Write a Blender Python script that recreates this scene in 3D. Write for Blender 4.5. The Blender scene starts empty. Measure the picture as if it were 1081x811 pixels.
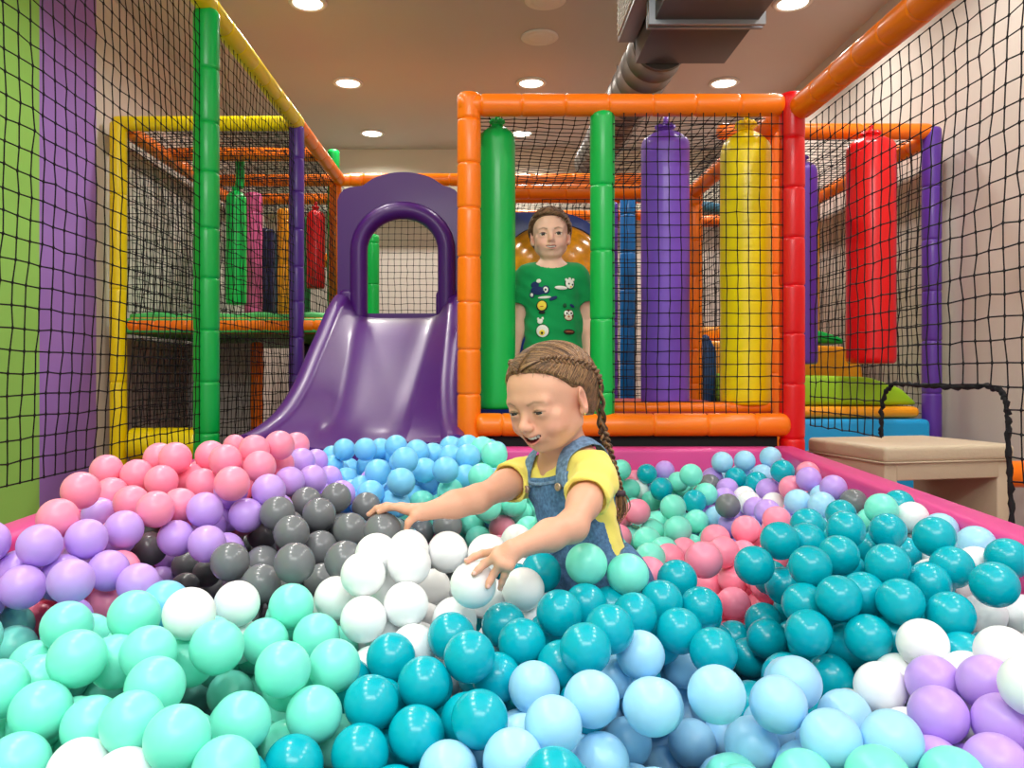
import bpy, bmesh, math, random
import numpy as np
from mathutils import Vector, Matrix
random.seed(5)
RNG = np.random.default_rng(11)
SC = bpy.context.scene
COL = SC.collection
PI = math.pi

# ------------------------------------------------------------------ helpers
F, VX, VY, CAMZ = 850.0, 515.0, 395.0, 0.75
def W(px, py, Y):
    """a point of the room seen in direction (px, py) at depth Y"""
    return np.array([(px - VX) / F * Y, Y, CAMZ - (py - VY) / F * Y])

def lin(c):
    return tuple(((v / 255) / 12.92 if v / 255 <= 0.04045 else ((v / 255 + 0.055) / 1.055) ** 2.4) for v in c)

MATS = {}
def mat(name, rgb=(200, 200, 200), rough=0.5, spec=0.5, coat=0.0, metal=0.0, bump=0.0, bscale=40.0, var=0.0, vscale=3.0,
        emit=0.0, sss=0.0, attr=None, aniso=None, sheen=0.0, alpha=1.0, transm=0.0):
    if name in MATS: return MATS[name]
    m = bpy.data.materials.new(name); m.use_nodes = True
    nt = m.node_tree; b = nt.nodes['Principled BSDF']
    c = lin(rgb) + (1.0,)
    b.inputs['Base Color'].default_value = c
    b.inputs['Roughness'].default_value = rough
    b.inputs['Specular IOR Level'].default_value = spec
    b.inputs['Coat Weight'].default_value = coat
    b.inputs['Coat Roughness'].default_value = 0.12
    b.inputs['Metallic'].default_value = metal
    b.inputs['Sheen Weight'].default_value = sheen
    b.inputs['Transmission Weight'].default_value = transm
    if sss:
        b.inputs['Subsurface Weight'].default_value = sss
        b.inputs['Subsurface Radius'].default_value = (1.0, 0.4, 0.25)
        b.inputs['Subsurface Scale'].default_value = 0.006
        if name.startswith('ball'): b.inputs['Subsurface Radius'].default_value = (1, 1, 1); b.inputs['Subsurface Scale'].default_value = 0.014
    if emit:
        b.inputs['Emission Color'].default_value = c
        b.inputs['Emission Strength'].default_value = emit
    tc = nt.nodes.new('ShaderNodeTexCoord')
    src = None
    if attr:
        a = nt.nodes.new('ShaderNodeVertexColor'); a.layer_name = attr
        src = a.outputs['Color']; nt.links.new(src, b.inputs['Base Color'])
    if var:
        n = nt.nodes.new('ShaderNodeTexNoise'); n.inputs['Scale'].default_value = vscale; n.inputs['Detail'].default_value = 5
        nt.links.new(tc.outputs['Object'], n.inputs['Vector'])
        mx = nt.nodes.new('ShaderNodeMix'); mx.data_type = 'RGBA'; mx.blend_type = 'MULTIPLY'
        mr = nt.nodes.new('ShaderNodeMapRange'); mr.inputs['To Min'].default_value = 1 - var; mr.inputs['To Max'].default_value = 1 + var * 0.6
        if var >= .3: mr.inputs['From Min'].default_value = .34; mr.inputs['From Max'].default_value = .66
        nt.links.new(n.outputs['Fac'], mr.inputs['Value'])
        mx.inputs['Factor'].default_value = 1.0
        if src: nt.links.new(src, mx.inputs['A'])
        else: mx.inputs['A'].default_value = c
        nt.links.new(mr.outputs['Result'], mx.inputs['B'])
        nt.links.new(mx.outputs['Result'], b.inputs['Base Color'])
    if bump:
        n = nt.nodes.new('ShaderNodeTexNoise'); n.inputs['Scale'].default_value = bscale; n.inputs['Detail'].default_value = 4
        if aniso:
            mp = nt.nodes.new('ShaderNodeMapping'); mp.inputs['Scale'].default_value = aniso
            nt.links.new(tc.outputs['Object'], mp.inputs['Vector']); nt.links.new(mp.outputs['Vector'], n.inputs['Vector'])
        else:
            nt.links.new(tc.outputs['Object'], n.inputs['Vector'])
        bp = nt.nodes.new('ShaderNodeBump'); bp.inputs['Strength'].default_value = bump; bp.inputs['Distance'].default_value = 0.01
        nt.links.new(n.outputs['Fac'], bp.inputs['Height']); nt.links.new(bp.outputs['Normal'], b.inputs['Normal'])
    MATS[name] = m
    return m

def vinyl(name, rgb): return mat('vinyl_' + name, rgb, 0.36, 0.4, 0.15, bump=0.10, bscale=16, var=0.06, vscale=9)
V = {'green': vinyl('green', (0, 178, 74)), 'purple': vinyl('purple', (92, 52, 158)), 'bagpurple': vinyl('violet', (122, 76, 194)), 'yellow': vinyl('yellow', (255, 224, 0)),
     'orange': vinyl('orange', (255, 124, 6)), 'red': vinyl('red', (226, 6, 14)), 'blue': vinyl('blue', (0, 112, 190)), 'pink': vinyl('pink', (222, 92, 150)),
     'navy': vinyl('navy', (28, 26, 70)), 'teal': vinyl('greyblue', (60, 120, 150)), 'deepblue': vinyl('deep_blue', (22, 52, 140)), 'lime': vinyl('lime', (150, 200, 30)),
     'sky': vinyl('sky', (20, 158, 218)), 'amber': vinyl('amber', (246, 160, 20))}
PIT_PINK = mat('pit_vinyl', (226, 74, 150), 0.42, 0.45, 0.1, bump=0.06, bscale=14, var=0.05)
SLIDE_M = mat('moulded_purple_plastic', (76, 22, 112), 0.38, 0.4, 0.1, bump=0.03, bscale=25, var=0.05)
ROPE = mat('black_cord', (22, 20, 24), 0.8, 0.3)
DARK = mat('dark_board', (26, 24, 26), 0.8)
GREYB = mat('grey_board', (196, 190, 184), 0.75, var=0.08)

def link(o, parent=None):
    COL.objects.link(o)
    if parent is not None: o.parent = parent
    return o
def tag(o, label=None, cat=None, group=None, kind=None):
    if label: o['label'] = label
    if cat: o['category'] = cat
    if group: o['group'] = group
    if kind: o['kind'] = kind
    return o
def empty(name, loc, label, cat, group=None, rz=0):
    o = bpy.data.objects.new(name, None); o.empty_display_size = 0.1
    o.location = loc; o.rotation_euler = (0, 0, rz); link(o)
    bpy.context.view_layer.update()
    return tag(o, label, cat, group)
def finish(name, verts, faces, material, parent=None, smooth=True, world=True, label=None):
    """one mesh object; vertices are world points unless world is False"""
    me = bpy.data.meshes.new(name)
    me.from_pydata([tuple(v) for v in verts], [], [tuple(int(i) for i in f) for f in faces])
    mats = material if isinstance(material, (list, tuple)) else [material]
    for m in mats: me.materials.append(m)
    if smooth: me.shade_smooth()
    o = bpy.data.objects.new(name, me); link(o)
    if parent is not None:
        o.parent = parent
        if world:
            o.matrix_parent_inverse = parent.matrix_world.inverted()
    if label: o['label'] = label
    return o
class MB:
    """collects shapes for one mesh"""
    def __init__(s): s.v = []; s.f = []; s.m = []
    def add(s, v, f, mi=0):
        k = len(s.v); s.v.extend([tuple(p) for p in v]); s.f.extend([tuple(i + k for i in q) for q in f]); s.m.extend([mi] * len(f))
    def build(s, name, material, parent=None, smooth=True, label=None, sharp=None):
        o = finish(name, s.v, s.f, material, parent, smooth, label=label)
        o.data.polygons.foreach_set('material_index', s.m)
        if sharp:
            o.data.set_sharp_from_angle(angle=math.radians(sharp))
        return o

def frame_of(d):
    d = np.array(d, float); d /= np.linalg.norm(d)
    a = np.array([0, 0, 1.0]) if abs(d[2]) < 0.9 else np.array([1.0, 0, 0])
    x = np.cross(a, d); x /= np.linalg.norm(x); y = np.cross(d, x)
    return x, y, d
def sweep(pts, rads, n=10, closed=False, cap=True, flat=None, upv=None):
    """tube along pts"""
    pts = np.array(pts, float); m = len(pts)
    rads = np.broadcast_to(np.array(rads, float), (m,)) if np.ndim(rads) < 2 else np.array(rads)
    T = np.zeros_like(pts); T[1:-1] = pts[2:] - pts[:-2]; T[0] = pts[1] - pts[0]; T[-1] = pts[-1] - pts[-2]
    if closed: T[0] = T[-1] = pts[1] - pts[-2] if np.allclose(pts[0], pts[-1]) else pts[1] - pts[-1]
    T /= np.maximum(np.linalg.norm(T, axis=1), 1e-9)[:, None]
    x, y, _ = frame_of(T[0])
    if upv is not None:
        y = np.array(upv, float); y = y - T[0] * (y @ T[0]); y /= np.linalg.norm(y); x = np.cross(y, T[0])
    vs = []; fs = []
    ang = np.arange(n) * 2 * PI / n
    for i in range(m):
        x = x - T[i] * (x @ T[i]); x /= np.linalg.norm(x); y = np.cross(T[i], x)
        rx, ry = (rads[i], rads[i]) if np.ndim(rads) < 2 else rads[i]
        if flat: ry = ry * flat
        for a in ang: vs.append(pts[i] + x * math.cos(a) * rx + y * math.sin(a) * ry)
    M = m if closed else m - 1
    for i in range(M):
        j = (i + 1) % m
        for k in range(n):
            l = (k + 1) % n
            fs.append((i * n + k, i * n + l, j * n + l, j * n + k))
    if cap and not closed:
        fs.append(tuple(range(n))[::-1]); fs.append(tuple((m - 1) * n + k for k in range(n)))
    return vs, fs
def lathe(profile, origin, axis=(0, 0, 1), n=28, wob=None):
    """profile: list of (distance along axis, radius)"""
    x, y, d = frame_of(axis); o = np.array(origin, float)
    vs = []; fs = []
    for i, (h, r) in enumerate(profile):
        for k in range(n):
            a = 2 * PI * k / n
            rr = r * (1 + (wob(h, a) if wob else 0))
            vs.append(o + d * h + (x * math.cos(a) + y * math.sin(a)) * rr)
    m = len(profile)
    for i in range(m - 1):
        for k in range(n):
            l = (k + 1) % n
            fs.append((i * n + k, i * n + l, (i + 1) * n + l, (i + 1) * n + k))
    fs.append(tuple(range(n))[::-1]); fs.append(tuple((m - 1) * n + k for k in range(n)))
    return vs, fs
def rbox(c, s, r=0.01, seg=3, rz=0.0):
    """rounded box, centre c, full size s"""
    bm = bmesh.new(); bmesh.ops.create_cube(bm, size=1)
    for v in bm.verts: v.co = Vector((v.co.x * s[0], v.co.y * s[1], v.co.z * s[2]))
    r = min(r, min(s) * 0.49)
    if r > 0: bmesh.ops.bevel(bm, geom=bm.edges[:], offset=r, segments=seg, affect='EDGES', profile=0.5)
    R = Matrix.Rotation(rz, 3, 'Z')
    bm.verts.ensure_lookup_table(); bm.verts.index_update()
    vs = [np.array(R @ v.co) + np.array(c) for v in bm.verts]; fs = [tuple(v.index for v in f.verts) for f in bm.faces]
    bm.free(); return vs, fs
def box(name, lo, hi, material, parent=None, r=0.0, label=None):
    m = MB(); lo = np.array(lo, float); hi = np.array(hi, float)
    m.add(*rbox((lo + hi) / 2, hi - lo, r)); return m.build(name, material, parent, smooth=r > 0, label=label, sharp=40 if r > 0 else None)
def prism(poly, axis, lo, hi):
    """extrude polygon (2D points) along axis 'x' (points are y,z) or 'y' (points are x,z)"""
    n = len(poly); vs = []
    for t in (lo, hi):
        for a, b in poly: vs.append((t, a, b) if axis == 'x' else (a, t, b))
    fs = [tuple(range(n)), tuple(range(2 * n - 1, n - 1, -1))]
    for i in range(n): j = (i + 1) % n; fs.append((i, i + n, j + n, j))
    return vs, fs
def sphere(c, r, nu=20, nv=12, R=None):
    vs = []; fs = []; r = np.broadcast_to(np.array(r, float), (3,)); c = np.array(c, float)
    for i in range(nv + 1):
        th = PI * i / nv
        for k in range(nu):
            p = np.array([math.sin(th) * math.cos(2 * PI * k / nu), math.sin(th) * math.sin(2 * PI * k / nu), math.cos(th)]) * r
            vs.append(c + (R @ p if R is not None else p))
    for i in range(nv):
        for k in range(nu):
            l = (k + 1) % nu
            fs.append((i * nu + k, (i + 1) * nu + k, (i + 1) * nu + l, i * nu + l))
    return vs, fs

def pole(name, p0, p1, material, parent, r=0.043, seam=0.17, phase=0.35, label=None, n=24):
    """foam sleeved pole: vinyl sleeves pulled in at the seams"""
    p0 = np.array(p0, float); p1 = np.array(p1, float); L = np.linalg.norm(p1 - p0)
    prof = [(0, r * 0.55), (0.004, r * 0.82), (0.014, r * 0.98), (0.03, r)]
    h = seam * phase + 0.03
    while h < L - 0.05:
        prof += [(h - 0.012, r * random.uniform(0.99, 1.0)), (h - 0.004, r * 0.975), (h, r * 0.9), (h + 0.004, r * 0.975), (h + 0.012, r * random.uniform(1.0, 1.012))]
        h += seam * random.uniform(0.93, 1.07)
    prof += [(L - 0.03, r), (L - 0.014, r * 0.98), (L - 0.004, r * 0.82), (L, r * 0.55)]
    ph = random.random() * 6
    m = MB(); m.add(*lathe(prof, p0, p1 - p0, n, wob=lambda h, a: 0.008 * math.sin(h * 17 + ph + 2 * a) + 0.006 * math.sin(3 * a + h * 41)))
    return m.build(name, material, parent, label=label, sharp=60)

def netting(name, origin, u, v, nu, nv, r=0.0015, jit=0.004, sag=0.0, keep=None, parent=None, hem=None, knots=True, warp=None, bulge=0.0):
    """square knotted net: nodes origin + i*u + j*v, cords drawn as four-sided tubes with a knot at every node"""
    o = np.array(origin, float); u = np.array(u, float); v = np.array(v, float)
    nrm = np.cross(u, v); nrm /= np.linalg.norm(nrm)
    I, J = np.meshgrid(np.arange(nu + 1), np.arange(nv + 1), indexing='ij')
    Pn = o + I[..., None] * u + J[..., None] * v
    rg = np.random.default_rng(abs(hash(name + str(nu * 7 + nv))) % 1000 if False else nu * 131 + nv * 17)
    e = (I > 0) & (I < nu) & (J > 0) & (J < nv)
    # low frequency drape
    ph = rg.uniform(0, 6, 6)
    drape = np.sin(I * 0.35 + ph[0]) * np.sin(J * 0.27 + ph[1]) + 0.6 * np.sin(I * 0.13 + J * 0.21 + ph[2])
    Pn = Pn + e[..., None] * rg.normal(0, jit * 0.5, Pn.shape)
    Pn = Pn + (drape * e * jit * 1.4)[..., None] * nrm
    uu = u / np.linalg.norm(u)
    Pn = Pn + (np.sin(J * 0.33 + I * 0.11 + ph[3]) * e * jit * 1.2)[..., None] * uu
    if bulge: Pn = Pn + (np.sin(I / nu * PI) * np.sin(J / nv * PI) * bulge)[..., None] * nrm
    Pn[..., 2] -= sag * np.sin(I / nu * PI) * (1 if abs(v[2]) < 1e-6 or True else 1)
    if warp is not None: Pn = warp(Pn, I, J)
    ok = np.ones(I.shape, bool) if keep is None else keep(Pn)
    vs = []; fs = []; cnt = 0
    for axis in (0, 1):
        A = Pn if axis == 0 else Pn.transpose(1, 0, 2)
        K = ok if axis == 0 else ok.T
        d = (u if axis == 0 else v); d = d / np.linalg.norm(d)
        side = np.cross(d, nrm)
        for c in range(A.shape[1]):
            line = A[:, c]; kk = K[:, c]
            # runs
            i = 0
            while i < len(line):
                if not kk[i]: i += 1; continue
                j = i
                while j + 1 < len(line) and kk[j + 1]: j += 1
                if j > i:
                    pts = []; rr = []
                    for q in range(i, j + 1):
                        if knots:
                            if q > i: pts.append(line[q] + (line[q - 1] - line[q]) * 0.10); rr.append(r)
                            pts.append(line[q]); rr.append(r * 1.9)
                            if q < j: pts.append(line[q] + (line[q + 1] - line[q]) * 0.10); rr.append(r)
                        else:
                            pts.append(line[q]); rr.append(r)
                    pts = np.array(pts); rr = np.array(rr)[:, None]
                    ring = np.stack([pts + side * rr, pts + nrm * rr, pts - side * rr, pts - nrm * rr], 1).reshape(-1, 3)
                    vs.append(ring); m = len(pts)
                    b = cnt + 4 * np.arange(m - 1)[:, None]
                    for k in range(4):
                        l = (k + 1) % 4
                        fs.append(np.concatenate([b + k, b + l, b + 4 + l, b + 4 + k], 1))
                    cnt += 4 * m
                i = j + 1
    vs = np.concatenate(vs); fs = np.concatenate(fs)
    me = bpy.data.meshes.new(name)
    me.vertices.add(len(vs)); me.vertices.foreach_set('co', vs.astype(np.float32).ravel())
    me.loops.add(fs.size); me.loops.foreach_set('vertex_index', fs.astype(np.int32).ravel())
    me.polygons.add(len(fs)); me.polygons.foreach_set('loop_start', np.arange(0, fs.size, 4, dtype=np.int32))
    me.update(calc_edges=True); me.validate()
    me.materials.append(ROPE); me.shade_smooth()
    ob = bpy.data.objects.new(name, me); link(ob)
    if parent is not None:
        ob.parent = parent; ob.matrix_parent_inverse = parent.matrix_world.inverted()
    return ob

# ------------------------------------------------------------------ camera
cam = bpy.data.cameras.new('camera'); co = bpy.data.objects.new('camera', cam); link(co)
co.location = (0, 0, CAMZ); co.rotation_euler = (PI / 2, 0, 0)
cam.sensor_fit = 'HORIZONTAL'; cam.sensor_width = 36.0; cam.lens = F / 1081 * 36.0
cam.shift_x = (540.5 - VX) / 1081; cam.shift_y = -(405.5 - VY) / 1081
cam.clip_start = 0.02; cam.clip_end = 60
SC.camera = co

# ------------------------------------------------------------------ the room
WALL = mat('painted_wall', (208, 198, 188), 0.85, var=0.05, vscale=1.2, bump=0.05, bscale=60)
WALLG = mat('green_paint', (150, 205, 92), 0.8, var=0.04, vscale=1.5)
WALLP = mat('lilac_paint', (160, 116, 196), 0.8, var=0.04, vscale=1.5)
CEIL = mat('ceiling_plaster', (200, 195, 194), 0.9, var=0.04, vscale=0.8)
FLOORM = mat('foam_floor', (120, 44, 22), 0.75, var=0.15, vscale=4)
XL, XR, YB, ZC, YF = -2.15, 2.31, 8.0, 2.9, -2.2
def struct(o): o['kind'] = 'structure'; return o
struct(box('floor', (XL - 0.1, YF, -0.1), (XR + 0.1, YB + 0.1, 0), FLOORM))
struct(box('ceiling', (XL - 0.1, YF, ZC), (XR + 0.1, YB + 0.1, ZC + 0.1), CEIL))
struct(box('wall_back', (XL - 0.1, YB, 0), (XR + 0.1, YB + 0.1, ZC), WALL))
struct(box('wall_right', (XR, YF, 0), (XR + 0.1, YB, ZC), WALL))
m = MB()   # left wall with its painted green and lilac bands
for y0, y1, mi in ((YF, 3.86, 1), (3.86, 4.42, 2), (4.42, YB, 0)):
    m.add(*rbox((XL - 0.05, (y0 + y1) / 2, ZC / 2), (0.1, y1 - y0, ZC), 0), mi)
struct(m.build('wall_left', [WALL, WALLG, WALLP], smooth=False))
struct(box('trim_1', (XL, 7.7, 2.30), (XR, 8.0, ZC), mat('bulkhead_paint', (214, 208, 190), 0.85)))   # dropped bulkhead along the back wall

# ceiling downlights
LAMP = mat('lamp_glow', (255, 244, 226), 0.5, emit=9.0)
TRIMW = mat('white_trim', (226, 222, 214), 0.5)
where = {4.65: 'in front row of the ceiling grid', 5.93: 'in middle row of the ceiling grid', 7.17: 'in back row of the ceiling grid'}
def downlight(x, y, label, power, col=(1.0, 0.955, 0.90), show=True):
    if show:
        t = empty('downlight', (x, y, ZC), label, 'ceiling light', 'round downlights in the ceiling')
        m = MB(); m.add(*lathe([(0, .062), (0, .108), (0.006, .112), (0.012, .106), (0.014, .088), (0.004, .084), (0.003, .06)], (x, y, ZC - 0.0005), (0, 0, -1), 32)); m.build('trim_ring', TRIMW, t)
        m = MB(); m.add(*lathe([(0.002, .03), (0.0022, .083), (0.009, .082), (0.011, .05), (0.0115, .01)], (x, y, ZC - 0.0005), (0, 0, -1), 28)); m.build('diffuser', LAMP, t)
    l = bpy.data.lights.new('downlight_lamp', 'AREA'); l.shape = 'DISK'; l.size = 0.16; l.energy = power; l.color = col; l.spread = math.radians(150)
    o = bpy.data.objects.new('downlight_lamp', l); link(o); o.location = (x, y, ZC - 0.02)
    return o
names = {(-1.04, 4.65): 'round lit downlight above the yellow rail, cropped by the photo top',
         (1.76, 4.65): 'round lit downlight beside the metal air duct',
         (-1.03, 5.93): 'round lit downlight over the netted play frame, second row back',
         (0.32, 5.93): 'round lit downlight behind the ceiling speakers', (1.74, 5.93): 'round lit downlight behind the duct, close above orange beam',
         (-1.03, 7.17): 'round lit downlight deepest in room, over the slide', (0.30, 7.17): 'round lit downlight seen just through the roof net of the frame'}
for (x, y), lb in names.items(): downlight(x, y, lb, 13)
downlight(1.74, 7.17, '', 13, show=False); downlight(.32, 4.65, '', 10, show=False)
for y in (3.39, 2.13, .87, -.39):
    for x in (-1.04, 1.75): downlight(x, y, '', 12 if y > 3 else 13, col=(1.0, 0.97, 0.93), show=False)
for i, (y, lb) in enumerate(((5.13, 'round white ceiling speaker grille between downlights'), (4.62, 'round white ceiling speaker at the top edge, cut off'))):
    t = empty('ceiling_speaker', (0.33, y, ZC), lb, 'speaker', 'round ceiling speakers')
    m = MB(); m.add(*lathe([(0, .05), (0, .118), (0.007, .12), (0.012, .112), (0.012, .10)], (0.33, y, ZC - 0.0005), (0, 0, -1), 36)); m.build('rim', TRIMW, t)
    m = MB(); m.add(*lathe([(0.004, .02), (0.004, .103), (0.0115, .101), (0.013, .05), (0.0132, .004)], (0.33, y, ZC - 0.0005), (0, 0, -1), 32)); m.build('grille', mat('speaker_grille', (232, 226, 220), 0.7, bump=0.3, bscale=700), t)

# air duct
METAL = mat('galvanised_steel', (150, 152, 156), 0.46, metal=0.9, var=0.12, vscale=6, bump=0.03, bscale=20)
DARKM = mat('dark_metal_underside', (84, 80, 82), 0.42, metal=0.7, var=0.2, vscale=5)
t = empty('air_duct', (0.98, 3.5, ZC), 'boxy galvanised metal air duct with a round pipe hanging below the ceiling', 'air duct')
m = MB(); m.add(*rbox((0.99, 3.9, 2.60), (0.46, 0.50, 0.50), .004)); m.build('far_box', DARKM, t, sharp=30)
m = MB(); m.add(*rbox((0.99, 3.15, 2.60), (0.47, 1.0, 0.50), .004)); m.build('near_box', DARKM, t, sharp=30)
m = MB()
for y in (3.64, 3.68): m.add(*rbox((0.99, y, 2.60), (0.53, 0.018, 0.545), .003))
m.build('flange', METAL, t, sharp=30, label='bright metal joint flange')
m = MB(); m.add(*rbox((0.71, 3.80, 2.625), (0.085, 0.66, 0.35), .004)); vb = m.build('vent_box', METAL, t, sharp=30)
m = MB()
for k in range(12): m.add(*rbox((0.664, 3.80, 2.475 + k * 0.027), (0.012, 0.60, 0.006), .001))
for k in range(9): m.add(*rbox((0.666, 3.52 + k * 0.07, 2.625), (0.010, 0.006, 0.31), .001))
m.build('vent_grille', TRIMW, vb, sharp=30)
prof = [(0, .10), (0, .148)]
h = 0.02
while h < 2.4: prof += [(h, .1475), (h + .006, .1505), (h + .012, .1475)]; h += 0.16
prof += [(2.4, .148), (2.4, .1)]
m = MB(); m.add(*lathe(prof, (0.90, 4.16, 2.47), (-0.02, 1, 0), 32)); m.build('round_pipe', mat('dull_steel', (112, 110, 106), .42, metal=.85, var=.15, vscale=8), t, sharp=50)
m = MB()
for y in (4.5, 5.6):
    m.add(*sweep([(0.90, y, 2.61), (0.90, y, ZC)], .004, 6))
for y in (3.0, 3.95):
    for x in (0.76, 1.22): m.add(*sweep([(x, y, 2.83), (x, y, ZC)], .004, 6))
m.build('hanger_rod', METAL, t)

# ------------------------------------------------------------------ ball pit
ZR = 0.485
PX0, PY0, PY1 = -.868, 0.18, 2.88
TH = 0.085
xr = lambda y: .945 + .0633 * (y - 1.4)          # inner face of the wall on the bench side, slightly out of square
zr = lambda y: .485 - .02 * (2.88 - y)
t = empty('ball_pit', (0.04, 1.5, 0), 'pink padded ball pit wall around the plastic balls', 'ball pit')
def padwall(name, quad, zs):
    """rounded upright slab over a ground quad, with a top height for every corner"""
    bm = bmesh.new(); lo = [bm.verts.new((x, y, 0)) for x, y in quad]; hi = [bm.verts.new((x, y, z)) for (x, y), z in zip(quad, zs)]
    bm.faces.new(lo[::-1]); bm.faces.new(hi)
    for i in range(4): j = (i + 1) % 4; bm.faces.new((lo[i], lo[j], hi[j], hi[i]))
    bmesh.ops.recalc_face_normals(bm, faces=bm.faces)
    bmesh.ops.bevel(bm, geom=bm.edges[:], offset=.018, segments=4, affect='EDGES', profile=.5)
    bm.verts.index_update(); m = MB(); m.add([v.co for v in bm.verts], [[v.index for v in f.verts] for f in bm.faces]); bm.free()
    return m.build(name, PIT_PINK, t, sharp=50)
ya, yb = PY0 - TH, PY1 + TH
padwall('side_wall', [(PX0 - TH, ya), (PX0, ya), (PX0, yb), (PX0 - TH, yb)], [zr(ya), zr(ya), zr(yb), zr(yb)])
padwall('side_wall', [(xr(ya), ya), (xr(ya) + TH, ya), (xr(yb) + TH, yb), (xr(yb), yb)], [zr(ya), zr(ya), zr(yb), zr(yb)])
padwall('end_wall', [(PX0, PY1), (xr(PY1), PY1), (xr(yb), yb), (PX0, yb)], [.485] * 4)
padwall('end_wall', [(PX0, ya), (xr(ya), ya), (xr(PY0), PY0), (PX0, PY0)], [.38] * 4)
box('pit_mat', (PX0, PY0, 0.001), (xr(PY0), PY1, 0.03), mat('pit_floor', (120, 110, 120), .8), t)

# ------------------------------------------------------------------ frames of padded poles
def bag(name, label, x, y, ztop, zbot, r, material, group=None, knot=True, n=32, neck=.042):
    """hanging punch bag: gathered neck, round shoulders, long body, flat base"""
    L = ztop - zbot; nk = min(neck, L * 0.12)
    prof = [(0, r * .30), (0.004, r * .36), (nk * .35, r * .40), (nk * .5, r * .22), (nk * .62, r * .24), (nk * .8, r * .42), (nk * 1.05, r * .66), (nk * 1.4, r * .86), (nk * 1.8, r * .97), (nk * 2.2, r)]
    h = nk * 2.2 + .12
    while h < L - .1: prof += [(h, r * random.uniform(.992, 1.006))]; h += .12
    prof += [(L - .03, r), (L - .012, r * .985), (L - .003, r * .93), (L, r * .85), (L, r * .02)]
    t = empty(name, (x, y, zbot), label, 'punch bag', group)
    ph = random.random() * 6
    def wob(h, a):
        fold = max(0, 1 - h / (nk * 2.0)) ** 1.0
        return 0.16 * fold * math.sin(11 * a + ph) + 0.006 * math.sin(h * 23 + ph) + 0.004 * math.sin(2 * a + h * 9)
    m = MB(); m.add(*lathe(prof, (x, y, ztop), (0, 0, -1), 44 if knot else n, wob)); m.build('bag_body', material, t, sharp=70)
    tie = [(x + math.cos(a) * r * .25, y + math.sin(a) * r * .25, ztop - nk * .52) for a in np.linspace(0, 2 * PI, 17)[:-1]]
    m = MB(); m.add(*sweep(tie, .006, 6, closed=True)); m.add(*sweep([(x, y, ztop - nk * .1), (x + .004, y, ztop + .03)], .010, 8))
    m.build('strap', material, t, label='gathered neck tie')
    return t

# --- front bay (orange square frame beside the slide)
YB1 = 3.0; ZT = 1.752
fr = empty('play_frame', (0.55, 3.7, 0), 'square orange padded frame with one red post standing behind the pit', 'play frame')
pole('post', (-.070, YB1, .03), (-.070, YB1, ZT + .045), V['orange'], fr, .044, .175, label='orange padded post')
pole('post', (1.133, YB1, .03), (1.133, YB1, ZT + .045), V['red'], fr, .046, .19, label='red padded post')
pole('post', (.428, YB1 + .01, .56), (.428, YB1 + .01, ZT - .02), V['green'], fr, .046, .26, label='green padded post')
pole('rail', (-.11, YB1, ZT), (1.10, YB1, ZT), V['orange'], fr, .041, .155, label='orange padded top rail')
pole('rail', (-.045, YB1 - .012, .562), (1.115, YB1 - .012, .562), V['orange'], fr, .043, .19, label='orange padded bottom rail')
for x in (-.07, 1.133): pole('rail', (x, YB1 + .05, ZT), (x, 4.42, ZT), V['orange'], fr, .041, .2)
pole('rail', (-.07, 4.42, ZT), (1.133, 4.42, ZT), V['orange'], fr, .041, .2)
for x in (-.07, 1.133): pole('post', (x, 4.42, .03), (x, 4.42, ZT + .03), V['orange'], fr, .043, .2)
pole('post', (1.165, 3.30, .03), (1.165, 3.30, ZT + .03), V['orange'], fr, .043, .2)
pole('rail', (.47, 3.09, .62), (1.09, 3.09, .62), V['orange'], fr, .024, .3)
box('deck', (.47, 3.07, .50), (1.09, 4.40, .618), mat('deck_vinyl', (176, 40, 22), .5, var=.1), fr, .01, label='red padded deck')
box('dark_gap_panel', (-.02, YB1 + .005, .02), (1.08, YB1 + .03, .53), DARK, fr, label='black panel put in for the dark gap under the bottom rail')  # added black panel, stands in for the darkness of the gap below the rail
bag('punch_bag', 'fat green punch bag hanging beside the smiling boy', .036, 3.13, 1.74, .615, .071, V['green'], 'punch bags hanging in the front frame')
bag('punch_bag', 'violet punch bag hanging behind the front net, in the middle', .70, 3.18, 1.735, .625, .094, V['bagpurple'], 'punch bags hanging in the front frame')
bag('punch_bag', 'yellow punch bag hanging behind the front net by the red post', 1.006, 3.14, 1.735, .63, .097, V['yellow'], 'punch bags hanging in the front frame', neck=.062)
tag(netting('net_panel', (.462, YB1 - .02, .60), (.042, 0, 0), (0, 0, .0468), 15, 24, .0019, .0016), 'flat black net across the front of the orange frame, before two bags', 'net', 'black safety nets')
tag(netting('net_panel', (-.04, YB1 + .03, ZT + .005), (.0475, 0, 0), (0, .0475, 0), 24, 28, .0019, .004, bulge=-.03), 'black net stretched overhead as roof of the orange frame', 'net', 'black safety nets')
tag(netting('net_panel', (.30, 4.44, .35), (.047, 0, 0), (0, 0, .047), 17, 29, .0018, .003), 'black net across the back of the orange frame behind the bags', 'net', 'black safety nets')
tag(netting('net_panel', (1.15, YB1 + .34, .60), (0, .047, 0), (0, 0, .047), 22, 24, .0017, .003), 'black net on the bench side of the orange frame', 'net', 'black safety nets')

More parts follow.
